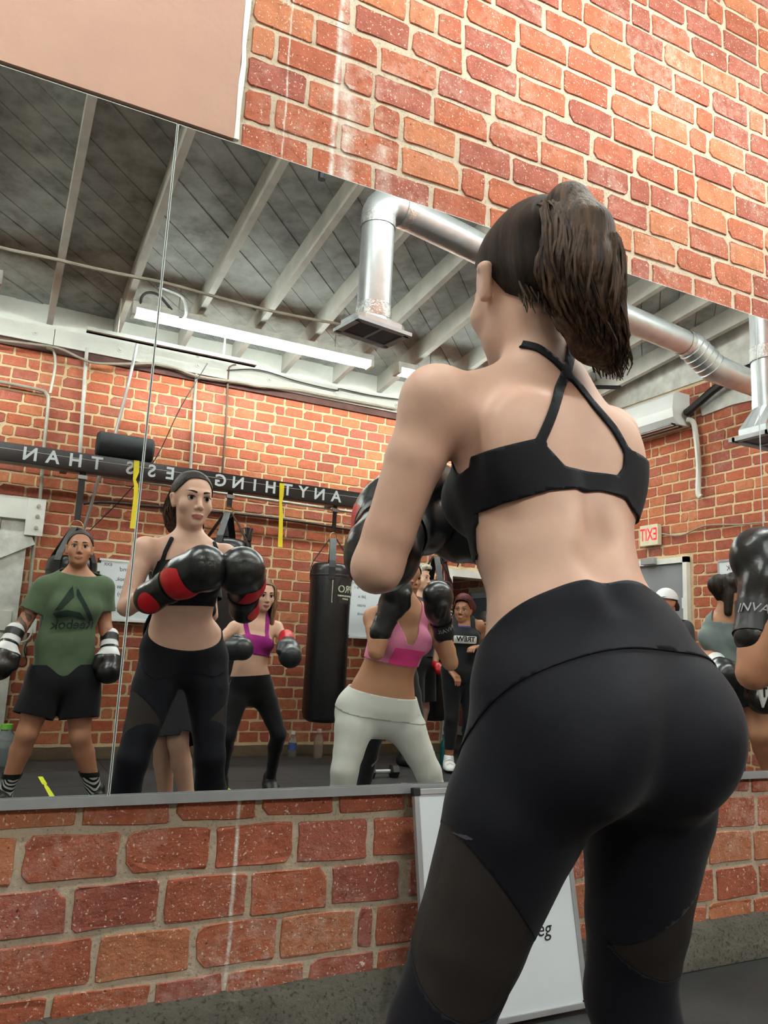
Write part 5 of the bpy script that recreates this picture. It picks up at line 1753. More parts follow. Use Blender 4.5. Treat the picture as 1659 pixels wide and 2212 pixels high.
    st1 = xz([(0.603, -1.205, 1.222), (0.636, -1.200, 1.283), (0.669, -1.185, 1.341), (0.694, -1.170, 1.391), (0.723, -1.150, 1.442)])
    st2 = xz([(0.759, -1.200, 1.231), (0.737, -1.200, 1.265), (0.700, -1.195, 1.308), (0.663, -1.185, 1.342), (0.635, -1.170, 1.374), (0.606, -1.150, 1.392), (0.572, -1.120, 1.399)])
    front = xz([(0.487, -1.020, 1.117), (0.537, -1.020, 1.159), (0.554, -1.020, 1.241), (0.610, -1.020, 1.255), (0.649, -1.020, 1.218), (0.720, -1.020, 1.228), (0.743, -1.020, 1.277), (0.785, -1.020, 1.272), (0.821, -1.020, 1.218), (0.881, -1.020, 1.176), (0.888, -1.020, 1.089), (0.491, -1.020, 1.069)])
    fs1 = [(0.558, 1.19), (0.577, 1.28), (0.598, 1.335)]
    fs2 = [(0.800, 1.19), (0.782, 1.28), (0.768, 1.335)]
    def bra(V_):
        d = nrm(V_)
        bk = np.maximum(np.maximum(poly_sd(back_band, V_[:, 0], V_[:, 2]), line_sd(st1, V_[:, 0], V_[:, 2], 0.0135)), line_sd(st2, V_[:, 0], V_[:, 2], 0.0115))
        fr_ = np.maximum(poly_sd(front, V_[:, 0], V_[:, 2]), np.maximum(line_sd(fs1, V_[:, 0], V_[:, 2], 0.015), line_sd(fs2, V_[:, 0], V_[:, 2], 0.015)))
        f = np.where(d < 0.0, bk, fr_)
        return f
    Gb = ST.grid(0.0065, V3((0.45, -1.32, 0.98)), V3((0.93, -0.95, 1.42)))
    dress(root, Gb, 'sports_bra', M_BRA, bra, 0.0035, 0.003)

    # ---- leggings with sheer panels across the thighs
    wb_b, wb_f = V3((0.621, -1.262, 1.049)), V3((0.690, -1.095, 0.913))
    wn = unit(np.cross(wb_f - wb_b, V3((1, 0, 0.03))))
    if wn[2] < 0: wn = -wn
    below = lambda V_: -((V_ - wb_b) @ wn)
    cL = lerp(J['hipL'], J['knL'], 0.5)
    def panel(side):
        hp, kn = V3(J['hip' + side]), V3(J['kn' + side])
        s_ = -1 if side == 'L' else 1
        ax = unit(kn - hp)
        def f(V_):
            q = V_ - hp
            t_ = (q @ ax) / np.linalg.norm(kn - hp)
            lat = (q @ lh) * s_ / 0.08           # 1 on the outer side, -1 on the inner side
            fr_ = (q @ fh) / 0.08
            up_ = t_ - (0.64 - 0.17 * lat)
            dn_ = (0.93 + 0.05 * lat - 0.15 * fr_) - t_
            mid_ = (V_[:, 0] - 0.70) * s_
            return np.minimum(np.minimum(up_, dn_) * 0.33, mid_)
        return f
    pL, pR = panel('L'), panel('R')
    both = lambda V_: np.maximum(pL(V_), pR(V_))
    ank = lambda V_: V_[:, 2] - 0.16
    dress(root, G, 'leggings', M_LEG, lambda V_: np.minimum(np.minimum(below(V_), ank(V_)), np.minimum(-both(V_), 1.05 - V_[:, 2] + 0 * V_[:, 0])), 0.0035, 0.003)
    dress(root, G, 'sheer_panel', M_MESH, lambda V_: np.minimum(below(V_), np.minimum(pL(V_), ank(V_))), 0.003, 0.0)
    dress(root, G, 'sheer_panel', M_MESH, lambda V_: np.minimum(below(V_), np.minimum(pR(V_), ank(V_))), 0.003, 0.0)
    band_f = lambda V_: np.minimum(below(V_), 0.085 - below(V_))
    dress(root, G, 'waistband', M_LEG, lambda V_: np.minimum(band_f(V_), 1.12 - V_[:, 2]), 0.0055, 0.002)
    seam = lambda V_: np.minimum(0.0016 - np.abs(below(V_) - 0.088), -((V_ - P) @ fh))
    

    lg_ = xz([(0.509, -1.150, 0.749), (0.515, -1.160, 0.746), (0.524, -1.170, 0.740)])
    dress(root, G, 'leg_logo', plain('print_dark_grey', srgb(74, 76, 88), 0.5), lambda V_: np.minimum(line_sd(lg_, V_[:, 0], V_[:, 2], 0.0045), -((V_ - P) @ fh) + 0.05), 0.0045, 0.0)
    # ---- gloves: black leather, red flashes on cuff and wrist
    def gl(w_, f_, th, left):
        z_ = unit(V3(f_) - V3(w_)); x_ = unit(V3(th) - z_ * (V3(th) @ z_)); y_ = np.cross(z_, x_) * (-1 if left else 1)
        nw = V3((-0.25, 0.85, -0.45)) if left else V3((0.75, 0.55, -0.35))
        pn = unit(V3((nw @ x_, nw @ y_)))
        sd_ = lambda L: L[:, 0] * pn[0] + L[:, 1] * pn[1]
        cuffred = lambda L: 0.030 - np.hypot(L[:, 2] + 0.068, (L[:, 0] * pn[1] - L[:, 1] * pn[0]) * 0.9) - np.where(sd_(L) > 0.0, 0, 1)
        flash = lambda L: np.minimum(np.minimum(L[:, 2] - 0.012, 0.085 - L[:, 2]), sd_(L) - 0.010 - 0.45 * np.maximum(L[:, 2] - 0.012, 0))
        strap_f = lambda L: np.minimum(L[:, 2] + 0.022, 0.002 - L[:, 2])
        piping = lambda L: 0.0022 - np.abs(L[:, 2] - 0.010)
        go, g_, B_ = glove(root, w_, f_, th, M_LEATHER, [('cuff_panel', M_RED, cuffred, 0.0012), ('wrist_flash', M_RED, flash, 0.0012), ('wrist_strap', M_BLACK, strap_f, 0.003), ('piping', M_BLACK, piping, 0.0025)], 1.28, left=left)
        return go
    gl(J['wrL'], V3(J['wrL']) + unit(V3((0.650, -0.760, 1.205)) - V3(J['wrL'])), (0.30, 0.35, 0.6), True)
    gl(J['wrR'], V3(J['wrR']) + unit(V3((0.795, -0.745, 1.215)) - V3(J['wrR'])), (-0.30, 0.35, 0.6), False)
    for sd in 'LR':
        shoe(root, J['an' + sd], J['toe' + sd], M_BLACK, plain('sole_white', srgb(220, 220, 216), 0.6), None)
    return root
boxer_main()
# =================================================================== THE OTHER BOXERS (seen in the mirror)
SKIN_T = skin_mat('skin_tan', srgb(190, 138, 106))
SKIN_O = skin_mat('skin_olive', srgb(186, 134, 104))
SKIN_P = skin_mat('skin_pale', srgb(216, 176, 152))
SKIN_D = skin_mat('skin_brown', srgb(142, 96, 68))
M_HAIRB = hair_mat('hair_black', srgb(18, 15, 14), srgb(44, 36, 32))
M_HAIRL = hair_mat('hair_light_brown', srgb(74, 54, 40), srgb(146, 110, 82), (70, 70, 4))
M_HAIRG = hair_mat('hair_grey', srgb(120, 112, 100), srgb(196, 188, 172), (60, 60, 30))
M_HAIRR = hair_mat('hair_red_dark', srgb(48, 22, 24), srgb(96, 44, 44), (50, 50, 50))
M_WHITEL = plain('leather_white', srgb(222, 222, 220), 0.4, var=0.05)

def stand(x, y, ang, H=1.65, stance=0.12):
    """upright joints; ang is the heading of the face, 90 degrees looks at the mirror"""
    f = V3((math.cos(ang), math.sin(ang), 0)); r = V3((math.sin(ang), -math.cos(ang), 0))
    q = lambda a, b, c: V3((x, y, 0)) + r * a * H + f * b * H + V3((0, 0, c * H))
    J = dict(hipL=q(-0.052, 0, 0.53), hipR=q(0.052, 0, 0.53), waist=q(0, 0.005, 0.635), chest=q(0, 0.0, 0.735), neck=q(0, -0.01, 0.835),
             shL=q(-0.105, -0.005, 0.800), shR=q(0.105, -0.005, 0.800), elL=q(-0.135, -0.01, 0.63), elR=q(0.135, -0.01, 0.63), wrL=q(-0.14, 0.05, 0.49), wrR=q(0.14, 0.05, 0.49),
             knL=q(-stance * 0.5, 0.015, 0.285), knR=q(stance * 0.5, 0.015, 0.285), anL=q(-stance * 0.55, -0.01, 0.055), anR=q(stance * 0.55, -0.01, 0.055), toeL=q(-stance * 0.62, 0.09, 0.018), toeR=q(stance * 0.62, 0.09, 0.018),
             head=q(0, 0.008, 0.930), face=f + V3((0, 0, -0.03)))
    return J

def build_person(J, w, skin, label, male=False, h=0.011, hh=0.0055, brow=None, lip=None, face=True):
    S, F = body(J, w, male)
    S0 = S.copy()
    ST, _ = body(J, w, male, False)
    add_head(S, F['hc'], F['A'], F['hs'], male)
    (Vb, Fb), G, Gh = split_skin(S, F, h, hh)
    o = F['P'].copy(); o[2] = 0.0
    root = mesh_np('person', Vb, Fb, skin, None, origin=o)
    tag(root, label, 'person')
    if face:
        face_parts(root, F['hc'], F['A'], F['hs'], brow or M_HAIRB, lip or M_LIP2, headG=Gh)
    F.update(S=S0, GT=ST.grid(h * 0.9), G=G, Gh=Gh, root=root, J=J, w=w)
    return F

def cap_hair(F, mat, iso=0.006, add=None, line=HAIRLINE, extra=None, name='hair', h=0.007):
    HS = hair_solid(F['hc'], F['A'], F['hs'])
    if add: add(HS, lambda x, y, z: F['hc'] + (F['A'].T @ V3((x, y, z))) * F['hs'])
    v, t = hair_cap(F['hc'], F['A'], F['hs'], HS, h, iso, line, extra)
    return attach(mesh_np(name, v, t, mat, None, 0.004), F['root'])

def loc(F, V_):
    """torso coordinates: u to the right, v forward, w up from the chest"""
    q = V_ - F['ch']
    ax = unit(F['nb'] - F['wa'])
    ls = F['ls']; fs = unit(np.cross(ax, ls))
    return q @ ls, q @ fs, q @ ax

def arm_cut(F, V_, frac, rad=0.085):
    """positive on the torso and the first part of the upper arms"""
    out = np.full(len(V_), 1.0)
    for sd in 'LR':
        a, b = V3(F['J']['sh' + sd]), V3(F['J']['el' + sd])
        d = b - a; L = np.linalg.norm(d); d /= L
        q = V_ - a
        t_ = q @ d
        r_ = np.linalg.norm(q - np.outer(t_, d), axis=1)
        c, e = V3(F['J']['el' + sd]), V3(F['J']['wr' + sd])
        d2 = unit(e - c)
        q2 = V_ - c
        t2 = np.clip(q2 @ d2, 0, 0.45)
        r2 = np.linalg.norm(q2 - np.outer(t2, d2), axis=1)
        f = np.where((r_ < rad) & (t_ > 0), frac * L - t_, 1.0)
        f = np.minimum(f, np.where(r2 < 0.075, -1.0, 1.0))
        out = np.minimum(out, f)
    return out

def bra_of(F, mat, top=0.055, low=-0.085, strap=0.055, sw=0.04, vneck=0.0):
    def f(V_):
        u, v, w = loc(F, V_)
        band_ = np.minimum(top - w - 0.5 * np.maximum(np.abs(u) - 0.07, 0) + np.where(v < 0, -0.02, -0.2 * vneck * np.maximum(0, 0.09 - np.abs(u))), w - low)
        st = np.minimum(sw / 2 - np.abs(np.abs(u) - strap - 0.12 * np.maximum(w - top, 0)), w - low)
        st = np.minimum(st, 0.24 - w)
        f_ = np.maximum(band_, st)
        f_ = np.minimum(f_, 0.155 - np.abs(u))
        f_ = np.minimum(f_, 0.165 - np.abs(v))
        return f_
    return dress(F['root'], F['GT'], 'sports_bra', mat, f, 0.004, 0.003)

def tank_of(F, mat, low=-0.36, sw=0.045, name='tank_top', iso=0.008, top=0.07):
    def f(V_):
        u, v, w = loc(F, V_)
        b = top - w - 0.6 * np.maximum(np.abs(u) - 0.09, 0) + np.where(v < 0, 0.03, 0)
        st = np.minimum(sw / 2 - np.abs(np.abs(u) - 0.075), 0.24 - w)
        f_ = np.minimum(np.maximum(b, st), w - low)
        f_ = np.minimum(f_, np.minimum(0.185 - np.abs(u), 0.2 - np.abs(v)))
        return f_
    return dress(F['root'], F['GT'], name, mat, f, iso, 0.003)

def wrinkle(V_, amp=0.006, seed=0):
    k = np.array([[23, 9, 14], [11, 31, 19], [8, 17, 37]]) * 1.0
    d = np.zeros(len(V_))
    for i in range(3):
        d += np.sin(V_ @ k[i] + seed * (i + 1.7)) * (0.6 / (i + 1))
    return d * amp

def leggings_of(F, mat, top=0.09, low=0.13, name='leggings', iso=0.004):
    def f(V_):
        q = V_ - F['P']
        return np.minimum(top - q @ F['uh'], V_[:, 2] - low)
    def g_(V_):
        q = V_ - F['P']
        return np.minimum(f(V_), np.where(q @ F['uh'] > -0.12, 0.245 * F['w'].get('hip', 1.0) - np.abs(q @ F['lh']), 1.0))
    return dress(F['root'], F['G'], name, mat, g_, iso, 0.003)

def shorts_of(F, mat, top=0.10, frac=0.72, loose=0.028, name='shorts'):
    S = Solid()
    J, P, uh, lh, fh = F['J'], F['P'], F['uh'], F['lh'], F['fh']
    hw = F['w'].get('hip', 1.0)
    S.cone(P + uh * (top + 0.01), P + uh * 0.0, (0.150 * hw, 0.108), (0.172 * hw, 0.135), lh, 0.03)
    for sd in 'LR':
        hp, kn = V3(J['hip' + sd]), V3(J['kn' + sd])
        S.cone(hp - uh * 0.0, lerp(hp, kn, frac + 0.1), (0.105 + loose * 0.5, 0.11 + loose * 0.5), (0.088 + loose, 0.088 + loose), lh, 0.04)
    G = S.grid(0.010)
    V_, Q = nets(G)
    V_ = relax(V_, Q, 1, 0.4)
    nrm_ = V_ - (P - uh * 0.1)
    V_ = V_ + (nrm_ / np.linalg.norm(nrm_, axis=1)[:, None]) * wrinkle(V_, 0.005, 2)[:, None]
    f = top - (V_ - P) @ uh
    for sd in 'LR':
        hp, kn = V3(J['hip' + sd]), V3(J['kn' + sd])
        d = unit(kn - hp); L = np.linalg.norm(kn - hp)
        sgn = -1 if sd == 'L' else 1
        mine = ((V_ - P) @ lh) * sgn >= 0
        f = np.where(mine, np.minimum(f, frac * L - (V_ - hp) @ d), f)
    v, t = clip(V_, Q, f)
    return attach(mesh_np(name, v, t, mat, None, 0.004), F['root'])

def tee_of(F, mat, low=-0.40, frac=0.62, name='t_shirt', loose=0.022):
    S = Solid()
    J, ch, wa, P, nb, ls, lh = F['J'], F['ch'], F['wa'], F['P'], F['nb'], F['ls'], F['lh']
    us = unit(nb - wa)
    S.cone(P - F['uh'] * 0.02, wa, (0.165 + loose, 0.118 + loose), (0.140 + loose, 0.105 + loose), lh, 0.05)
    S.cone(wa, ch, (0.140 + loose, 0.105 + loose), (0.150 + loose * 0.6, 0.112 + loose * 0.6), ls, 0.05)
    S.cone(ch, lerp(ch, nb, 0.6), (0.150 + loose * 0.6, 0.112 + loose * 0.5), (0.140, 0.088), ls, 0.05)
    S.cone(lerp(ch, nb, 0.6), lerp(ch, nb, 0.95), (0.14, 0.088), (0.082, 0.070), ls, 0.05)
    for s_ in (-1, 1):
        S.ball(ch + F['fs'] * 0.075 + ls * s_ * 0.065 - us * 0.015, 0.062, None, 0.04)
    for sd in 'LR':
        a, b = V3(J['sh' + sd]), V3(J['el' + sd])
        S.cone(nb - us * 0.012 + (a - nb) * 0.2, a, (0.046, 0.046), 0.055, None, 0.05)
        S.cone(a, lerp(a, b, frac + 0.12), 0.058, 0.057 + loose * 0.5, None, 0.04)
    G = S.grid(0.010)
    V_, Q = nets(G)
    V_ = relax(V_, Q, 1, 0.4)
    c_ = V_ - lerp(wa, ch, 0.4)
    V_ = V_ + (c_ / np.linalg.norm(c_, axis=1)[:, None]) * wrinkle(V_, 0.0045, 1)[:, None]
    q = V_ - ch
    f = (q @ us) - low
    up = (V_ - (nb + us * 0.004 + F['fs'] * 0.0))
    f = np.minimum(f, -(up @ unit(us + F['fs'] * 0.45)) + 0.012)
    for sd in 'LR':
        a, b = V3(J['sh' + sd]), V3(J['el' + sd])
        d = b - a; L = np.linalg.norm(d); d /= L
        t_ = (V_ - a) @ d
        r_ = np.linalg.norm((V_ - a) - np.outer(t_, d), axis=1)
        f = np.where((r_ < 0.10) & (t_ > 0.03), np.minimum(f, frac * L - t_), f)
    v, t = clip(V_, Q, f)
    o = attach(mesh_np(name, v, t, mat, None, 0.004), F['root'])
    return o, G

def project_print(o, F, Gs, mesh_list, mat_list, names, parent, off=0.0016):
    pass

def plain_gloves(F, mat, cuffmat=None, fists=None, thumbs=None, size=1.1, extra=None, sides='LR'):
    out = {}
    for sd in sides:
        w_ = V3(F['J']['wr' + sd])
        f_ = V3(fists[sd])
        th = (thumbs or {}).get(sd, F['fs'] * 0.3 + (F['ls'] if sd == 'L' else -F['ls']) * 0.6 + V3((0, 0, 0.3)))
        parts = []
        if cuffmat is not None:
            parts.append(('wrist_cuff', cuffmat, lambda L: np.minimum(-0.012 - L[:, 2], L[:, 2] + 0.115), 0.0015))
        if extra: parts += extra
        out[sd] = glove(F['root'], w_, w_ + unit(f_ - w_), th, mat, parts, size, left=(sd == 'L'), h=0.009)
    return out

def bare_hand(F, sd, palm_to, size=1.0):
    """five bent fingers and a palm, joined to the wrist"""
    w_ = V3(F['J']['wr' + sd]); d = unit(V3(palm_to) - w_)
    s_ = unit(np.cross(d, V3((0, 0, 1)))); n_ = np.cross(s_, d)
    S = Solid()
    S.cone(w_, w_ + d * 0.075 * size, (0.026, 0.020), (0.038, 0.016), s_, 0.015)
    for k, (o_, l_) in enumerate(((-0.028, 0.060), (-0.010, 0.070), (0.009, 0.067), (0.026, 0.054))):
        a = w_ + d * 0.078 + s_ * o_
        b = a + d * l_ * 0.55 - n_ * 0.010
        c = b + d * l_ * 0.3 - n_ * 0.024
        S.chain([a, b, c], [0.0095, 0.0088, 0.0075], None, 0.006)
    a = w_ + d * 0.025 + s_ * 0.026
    S.chain([a, a + d * 0.03 + s_ * 0.024 - n_ * 0.008, a + d * 0.058 + s_ * 0.026 - n_ * 0.018], [0.013, 0.011, 0.009], None, 0.008)
    V_, Q = nets(S.grid(0.0045))
    return V_, Q

# ---------------------------------------------------------------- boxer in the pink top (her arm enters the picture at the right edge)
J = dict(hipL=(1.435, -1.080, 0.689), hipR=(1.634, -1.080, 0.681), waist=(1.552, -1.050, 0.847), chest=(1.576, -1.000, 1.000), neck=(1.582, -1.000, 1.150), shL=(1.443, -0.980, 1.076), shR=(1.714, -0.980, 1.082),
         elL=(1.412, -0.878, 0.938), wrL=(1.450, -0.868, 1.085), elR=(1.763, -0.880, 0.906), wrR=(1.679, -0.830, 1.083), knL=(1.368, -1.030, 0.454), knR=(1.762, -1.030, 0.439),
         anL=(1.394, -1.080, 0.079), anR=(1.947, -1.080, 0.051), toeL=(1.302, -0.920, 0.039), toeR=(1.917, -0.920, -0.004), head=(1.559, -0.970, 1.306), face=(-0.05, 1.0, -0.10))
F = build_person(J, dict(hip=0.98, waist=0.96, chest=0.9, deep=0.92, glute=1.0, leg=0.9, arm=0.82, head=0.97, bust=0.95), SKIN_T, 'boxer in a pink top and white leggings with both black gloves raised', h=0.0085)
def long_dark(S, g):
    S.chain([g(0.0, -0.09, 0.02), g(0.0, -0.105, -0.07), g(0, -0.10, -0.15)], [0.05, 0.045, 0.025], None, 0.03)
cap_hair(F, M_DKHAIR, 0.006, long_dark, extra=lambda L: np.minimum(-0.045 - L[:, 1], 1.0))
M_PINK = fabric('top_pink', srgb(226, 132, 166), 0.7, 0.3, var=0.06)
M_PINK2 = fabric('top_hot_pink', srgb(232, 66, 140), 0.7, 0.3, var=0.06)
M_PALE = fabric('leggings_white', srgb(222, 224, 216), 0.7, 0.2, var=0.04)
def pink_top(V_):
    u, v, w = loc(F, V_)
    neck_ = np.where(v > 0, np.abs(u) - 0.012 - 0.42 * (w + 0.015), np.abs(u) - 0.03 - 0.2 * w)
    f_ = np.minimum(np.minimum(neck_, 0.108 + 0.12 * np.maximum(-w, 0) - np.abs(u)), 0.24 - w)
    f_ = np.maximum(f_, np.minimum(np.minimum(-0.01 - w, 0.16 - np.abs(u)), 1.0))
    f_ = np.minimum(f_, w + 0.105)
    f_ = np.minimum(f_, 0.16 - np.abs(v))
    return f_
dress(F['root'], F['GT'], 'sports_top', M_PINK, pink_top, 0.004, 0.003)
dress(F['root'], F['GT'], 'front_panel', M_PINK2, lambda V_: np.minimum(np.minimum(pink_top(V_), -0.030 - loc(F, V_)[2]), np.minimum(loc(F, V_)[1] - 0.02, 0.075 - np.abs(loc(F, V_)[0]))), 0.0055, 0.0)
leggings_of(F, M_PALE, 0.085)
dress(F['root'], F['G'], 'waistband', M_PALE, lambda V_: np.minimum(np.minimum(0.087 - (V_ - F['P']) @ F['uh'], (V_ - F['P']) @ F['uh'] + 0.01), 0.25 - np.abs((V_ - F['P']) @ F['lh'])), 0.0065, 0.002)
GL = plain_gloves(F, M_LEATHER, None, dict(L=(1.504, -0.850, 1.230), R=(1.618, -0.780, 1.184)), dict(L=(0.5, 0.4, 0.0), R=(-0.5, 0.4, 0.0)), 0.92,
                  [('wrist_strap', M_BLACK, lambda L: np.minimum(L[:, 2] + 0.085, -0.010 - L[:, 2]), 0.003)])
M_PRINT = plain('print_grey', srgb(150, 154, 158), 0.5)
for sd in 'LR':
    go, g_, B_ = GL[sd]
    cd = np.array([-0.80, -0.58, -0.1]) if sd == 'L' else np.array([-0.2, 0.95, 0.0])
    a0 = math.atan2(B_[1] @ cd, B_[0] @ cd)
    tt = text_ob('cuff_print', 'INVAIL', 0.031, M_PRINT, go, 0.0004, None, shear=0.2)
    mir = -1.0 if sd == 'L' else 1.0
    for v_ in tt.data.vertices:
        aa = a0 + mir * v_.co.x / 0.050 * 1.0
        rr_ = 0.0505 + v_.co.z
        v_.co = g_(rr_ * math.cos(aa), rr_ * math.sin(aa), -0.035 + v_.co.y * 1.0)
for sd in 'LR':
    shoe(F['root'], J['an' + sd], J['toe' + sd], M_WHITEL, M_BLACK)

# ---------------------------------------------------------------- boxer in the green shirt
J = dict(hipL=(0.327, -2.780, 0.710), hipR=(0.496, -2.780, 0.709), waist=(0.403, -2.780, 0.890), chest=(0.424, -2.780, 1.098), neck=(0.421, -2.800, 1.289), shL=(0.259, -2.800, 1.202), shR=(0.569, -2.800, 1.221),
         elL=(0.181, -2.800, 1.006), wrL=(0.111, -2.720, 0.873), elR=(0.600, -2.800, 1.023), wrR=(0.634, -2.740, 0.870), knL=(0.257, -2.740, 0.410), knR=(0.526, -2.740, 0.396), anL=(0.185, -2.800, 0.076), anR=(0.657, -2.800, 0.048),
         toeL=(0.152, -2.620, 0.001), toeR=(0.687, -2.620, -0.030), head=(0.417, -2.760, 1.429), face=(-0.10, 1.0, 0.12))
F = build_person(J, dict(hip=1.0, waist=1.05, chest=0.98, deep=1.0, leg=0.98, arm=0.96, head=0.93), SKIN_O, 'boxer in a green logo shirt and black shorts standing with lowered gloves')
cap_hair(F, M_HAIRB, 0.004, lambda S, g: S.cone(g(-0.02, -0.08, -0.03), g(-0.035, -0.09, -0.12), 0.03, 0.022, None, 0.02), extra=lambda L: -0.05 - L[:, 1])
M_GREEN = fabric('tee_green', srgb(84, 102, 78), 0.85, 0.15, var=0.14)
tee, TG = tee_of(F, M_GREEN, -0.385, 0.70, loose=0.010)
M_PRNT = fabric('tee_print', srgb(38, 52, 46), 0.85, 0.1)
# printed triangle mark and word on the chest, laid on the cloth
ls_, us_ = F['ls'], unit(F['nb'] - F['wa'])
c_ = F['ch']
Vt, Qt = nets(TG, 0.003)
Vt = relax(Vt, Qt, 1, 0.4)
cc = Vt - lerp(F['wa'], F['ch'], 0.4)
Vt = Vt + (cc / np.linalg.norm(cc, axis=1)[:, None]) * wrinkle(Vt, 0.0045, 1)[:, None]
fs_ = unit(np.cross(us_, ls_))
u_, w_, v_ = (Vt - c_) @ ls_, (Vt - c_) @ us_, (Vt - c_) @ fs_
tri_ = [[(-0.112, -0.040), (-0.02, 0.115), (-0.012, 0.045), (-0.075, -0.030)], [(0.0, 0.115), (0.098, -0.075), (0.070, -0.070), (0.0, 0.055)], [(-0.118, -0.055), (-0.05, -0.030), (0.02, -0.035), (0.058, -0.078), (-0.02, -0.062), (-0.10, -0.078)]]
for pl_ in tri_:
    f_ = np.minimum(poly_sd(pl_, u_, w_), v_)
    a, b = clip(Vt, Qt, f_)
    if len(b): mesh_np('logo_stroke', a, b, M_PRNT, tee)
tx = text_ob('shirt_text', 'Reebok', 0.072, M_PRNT, tee, 0.0, None, bold=0.0015)
fr_pts = np.stack([u_, w_, v_], 1)[v_ > 0]
tv = np.array([tuple(v.co) for v in tx.data.vertices])
for v in tx.data.vertices:
    uu, ww = -v.co.x, v.co.y - 0.105
    d2 = (fr_pts[:, 0] - uu) ** 2 + (fr_pts[:, 1] - ww) ** 2
    ix = np.argpartition(d2, 3)[:3]
    vv = np.average(fr_pts[ix, 2], weights=1 / (d2[ix] + 1e-6))
    v.co = tuple(c_ + ls_ * uu + us_ * ww + fs_ * (vv + 0.009))
M_BLKF = fabric('shorts_black', srgb(22, 23, 25), 0.85, 0.15)
shorts_of(F, M_BLKF, 0.072, 0.70, 0.016)
t = NT('sock_pattern')
tc = t.n('ShaderNodeTexCoord'); mp = t.n('ShaderNodeMapping'); mp.inputs['Scale'].default_value = (34, 34, 34); mp.inputs['Rotation'].default_value = (0.3, 0.785, 0.785)
t.l(tc.outputs['Object'], mp.inputs[0])
vo = t.n('ShaderNodeTexWave', wave_type='RINGS', i_Scale=0.5, i_Distortion=6.0, i_Detail=0.0)
t.l(mp.outputs[0], vo.inputs['Vector'])
r = t.ramp(vo.outputs[0], [(0.0, srgb(24, 24, 26)), (0.5, srgb(200, 206, 202))], 'CONSTANT')
t.l(r.outputs[0], t.b.inputs['Base Color'])
t.set(Roughness=0.9)
M_SOCK = t.m
zc = (0.632, -2.780, 0.196)[2]
for sd in 'LR':
    k_ = V3(J['kn' + sd])
    dress(F['root'], F['G'], 'sock', M_SOCK, lambda V_: np.minimum(zc - V_[:, 2], 0.16 - np.linalg.norm((V_ - V3(J['an' + sd]))[:, :2], axis=1)), 0.005, 0.0)
    dress(F['root'], F['G'], 'sock_band', M_BLACK, lambda V_: np.minimum(np.minimum(zc + 0.004 - V_[:, 2], V_[:, 2] - zc + 0.022), 0.16 - np.linalg.norm((V_ - V3(J['an' + sd]))[:, :2], axis=1)), 0.007, 0.0)
    shoe(F['root'], J['an' + sd], J['toe' + sd], M_BLACK, M_WHITEL)
GL = plain_gloves(F, M_LEATHER, M_WHITEL, dict(L=(0.075, -2.660, 0.762), R=(0.636, -2.660, 0.724)), dict(L=(0.5, 0.8, 0.1), R=(-0.5, 0.8, 0.1)), 1.06,
                  [('wrist_strap', M_BLACK, lambda L: np.minimum(L[:, 2] + 0.085, -0.045 - L[:, 2]), 0.003), ('mitt_flash', M_WHITEL, lambda L: np.minimum(np.minimum(L[:, 2] - 0.005, 0.055 - L[:, 2]), L[:, 0] - 0.01), 0.0018)])
# arm tattoo on the image-left upper arm
a_, b_ = V3(J['shL']), V3(J['elL'])
Vt, Qt = nets(F['G'], 0.0008)
pd_ = (Vt - a_) @ unit(b_ - a_) / np.linalg.norm(b_ - a_)
ns_ = np.sin(Vt @ V3((90, 40, 110))) + np.sin(Vt @ V3((-50, 120, 70)) + 1.0) + np.sin(Vt @ V3((140, -60, 50)) + 2.0)
rr_ = np.linalg.norm((Vt - a_) - np.outer((Vt - a_) @ unit(b_ - a_), unit(b_ - a_)), axis=1)
v, t_ = clip(Vt, Qt, np.minimum(np.minimum(ns_ * 0.01, (pd_ - 0.55) * 0.3), np.minimum((1.25 - pd_) * 0.3, 0.07 - rr_)))
if len(t_): attach(mesh_np('tattoo', v, t_, plain('tattoo_ink', srgb(96, 76, 66), 0.6)), F['root'])

# ---------------------------------------------------------------- boxer in the purple top
J = dict(hipL=(1.467, -2.950, 0.657), hipR=(1.623, -2.950, 0.654), waist=(1.532, -2.950, 0.797), chest=(1.544, -2.950, 0.956), neck=(1.570, -2.970, 1.106), shL=(1.409, -2.950, 1.038), shR=(1.693, -2.950, 1.053),
         elL=(1.290, -2.920, 0.933), wrL=(1.308, -2.780, 0.892), elR=(1.726, -2.880, 0.971), wrR=(1.703, -2.740, 0.949), knL=(1.393, -2.850, 0.384), knR=(1.721, -2.850, 0.388), anL=(1.424, -3.020, 0.078), anR=(1.751, -3.050, 0.063), toeL=(1.367, -2.880, 0.043), toeR=(1.735, -2.920, 0.023),
         head=(1.570, -2.900, 1.257), face=(0.05, 1.0, -0.12))
F = build_person(J, dict(hip=0.82, waist=0.86, chest=0.84, deep=0.86, glute=0.85, leg=0.80, arm=0.74, head=0.88, bust=0.85), SKIN_P, 'boxer with long light brown hair in a purple top beside the heavy bag')
def long_hair(S, g):
    for s_, l_ in ((-1, -0.11), (1, -0.20)):
        S.chain([g(0.062 * s_, -0.02, 0.03), g(0.078 * s_, -0.02, -0.07), g(0.082 * s_, 0.0, l_)], [0.034, 0.032, 0.016], None, 0.03)
    S.chain([g(0, -0.08, 0.02), g(0, -0.085, -0.12), g(0, -0.09, -0.20)], [0.06, 0.06, 0.03], None, 0.04)
cap_hair(F, M_HAIRL, 0.007, long_hair, extra=lambda L: np.maximum(np.maximum(-0.045 - L[:, 1], np.abs(L[:, 0]) - 0.066), -1.0))
M_PURPLE = fabric('top_purple', srgb(150, 34, 122), 0.7, 0.3)
bra_of(F, M_PURPLE, 0.035, -0.085, 0.062, 0.028)
leggings_of(F, M_BLKF, 0.09, 0.09)
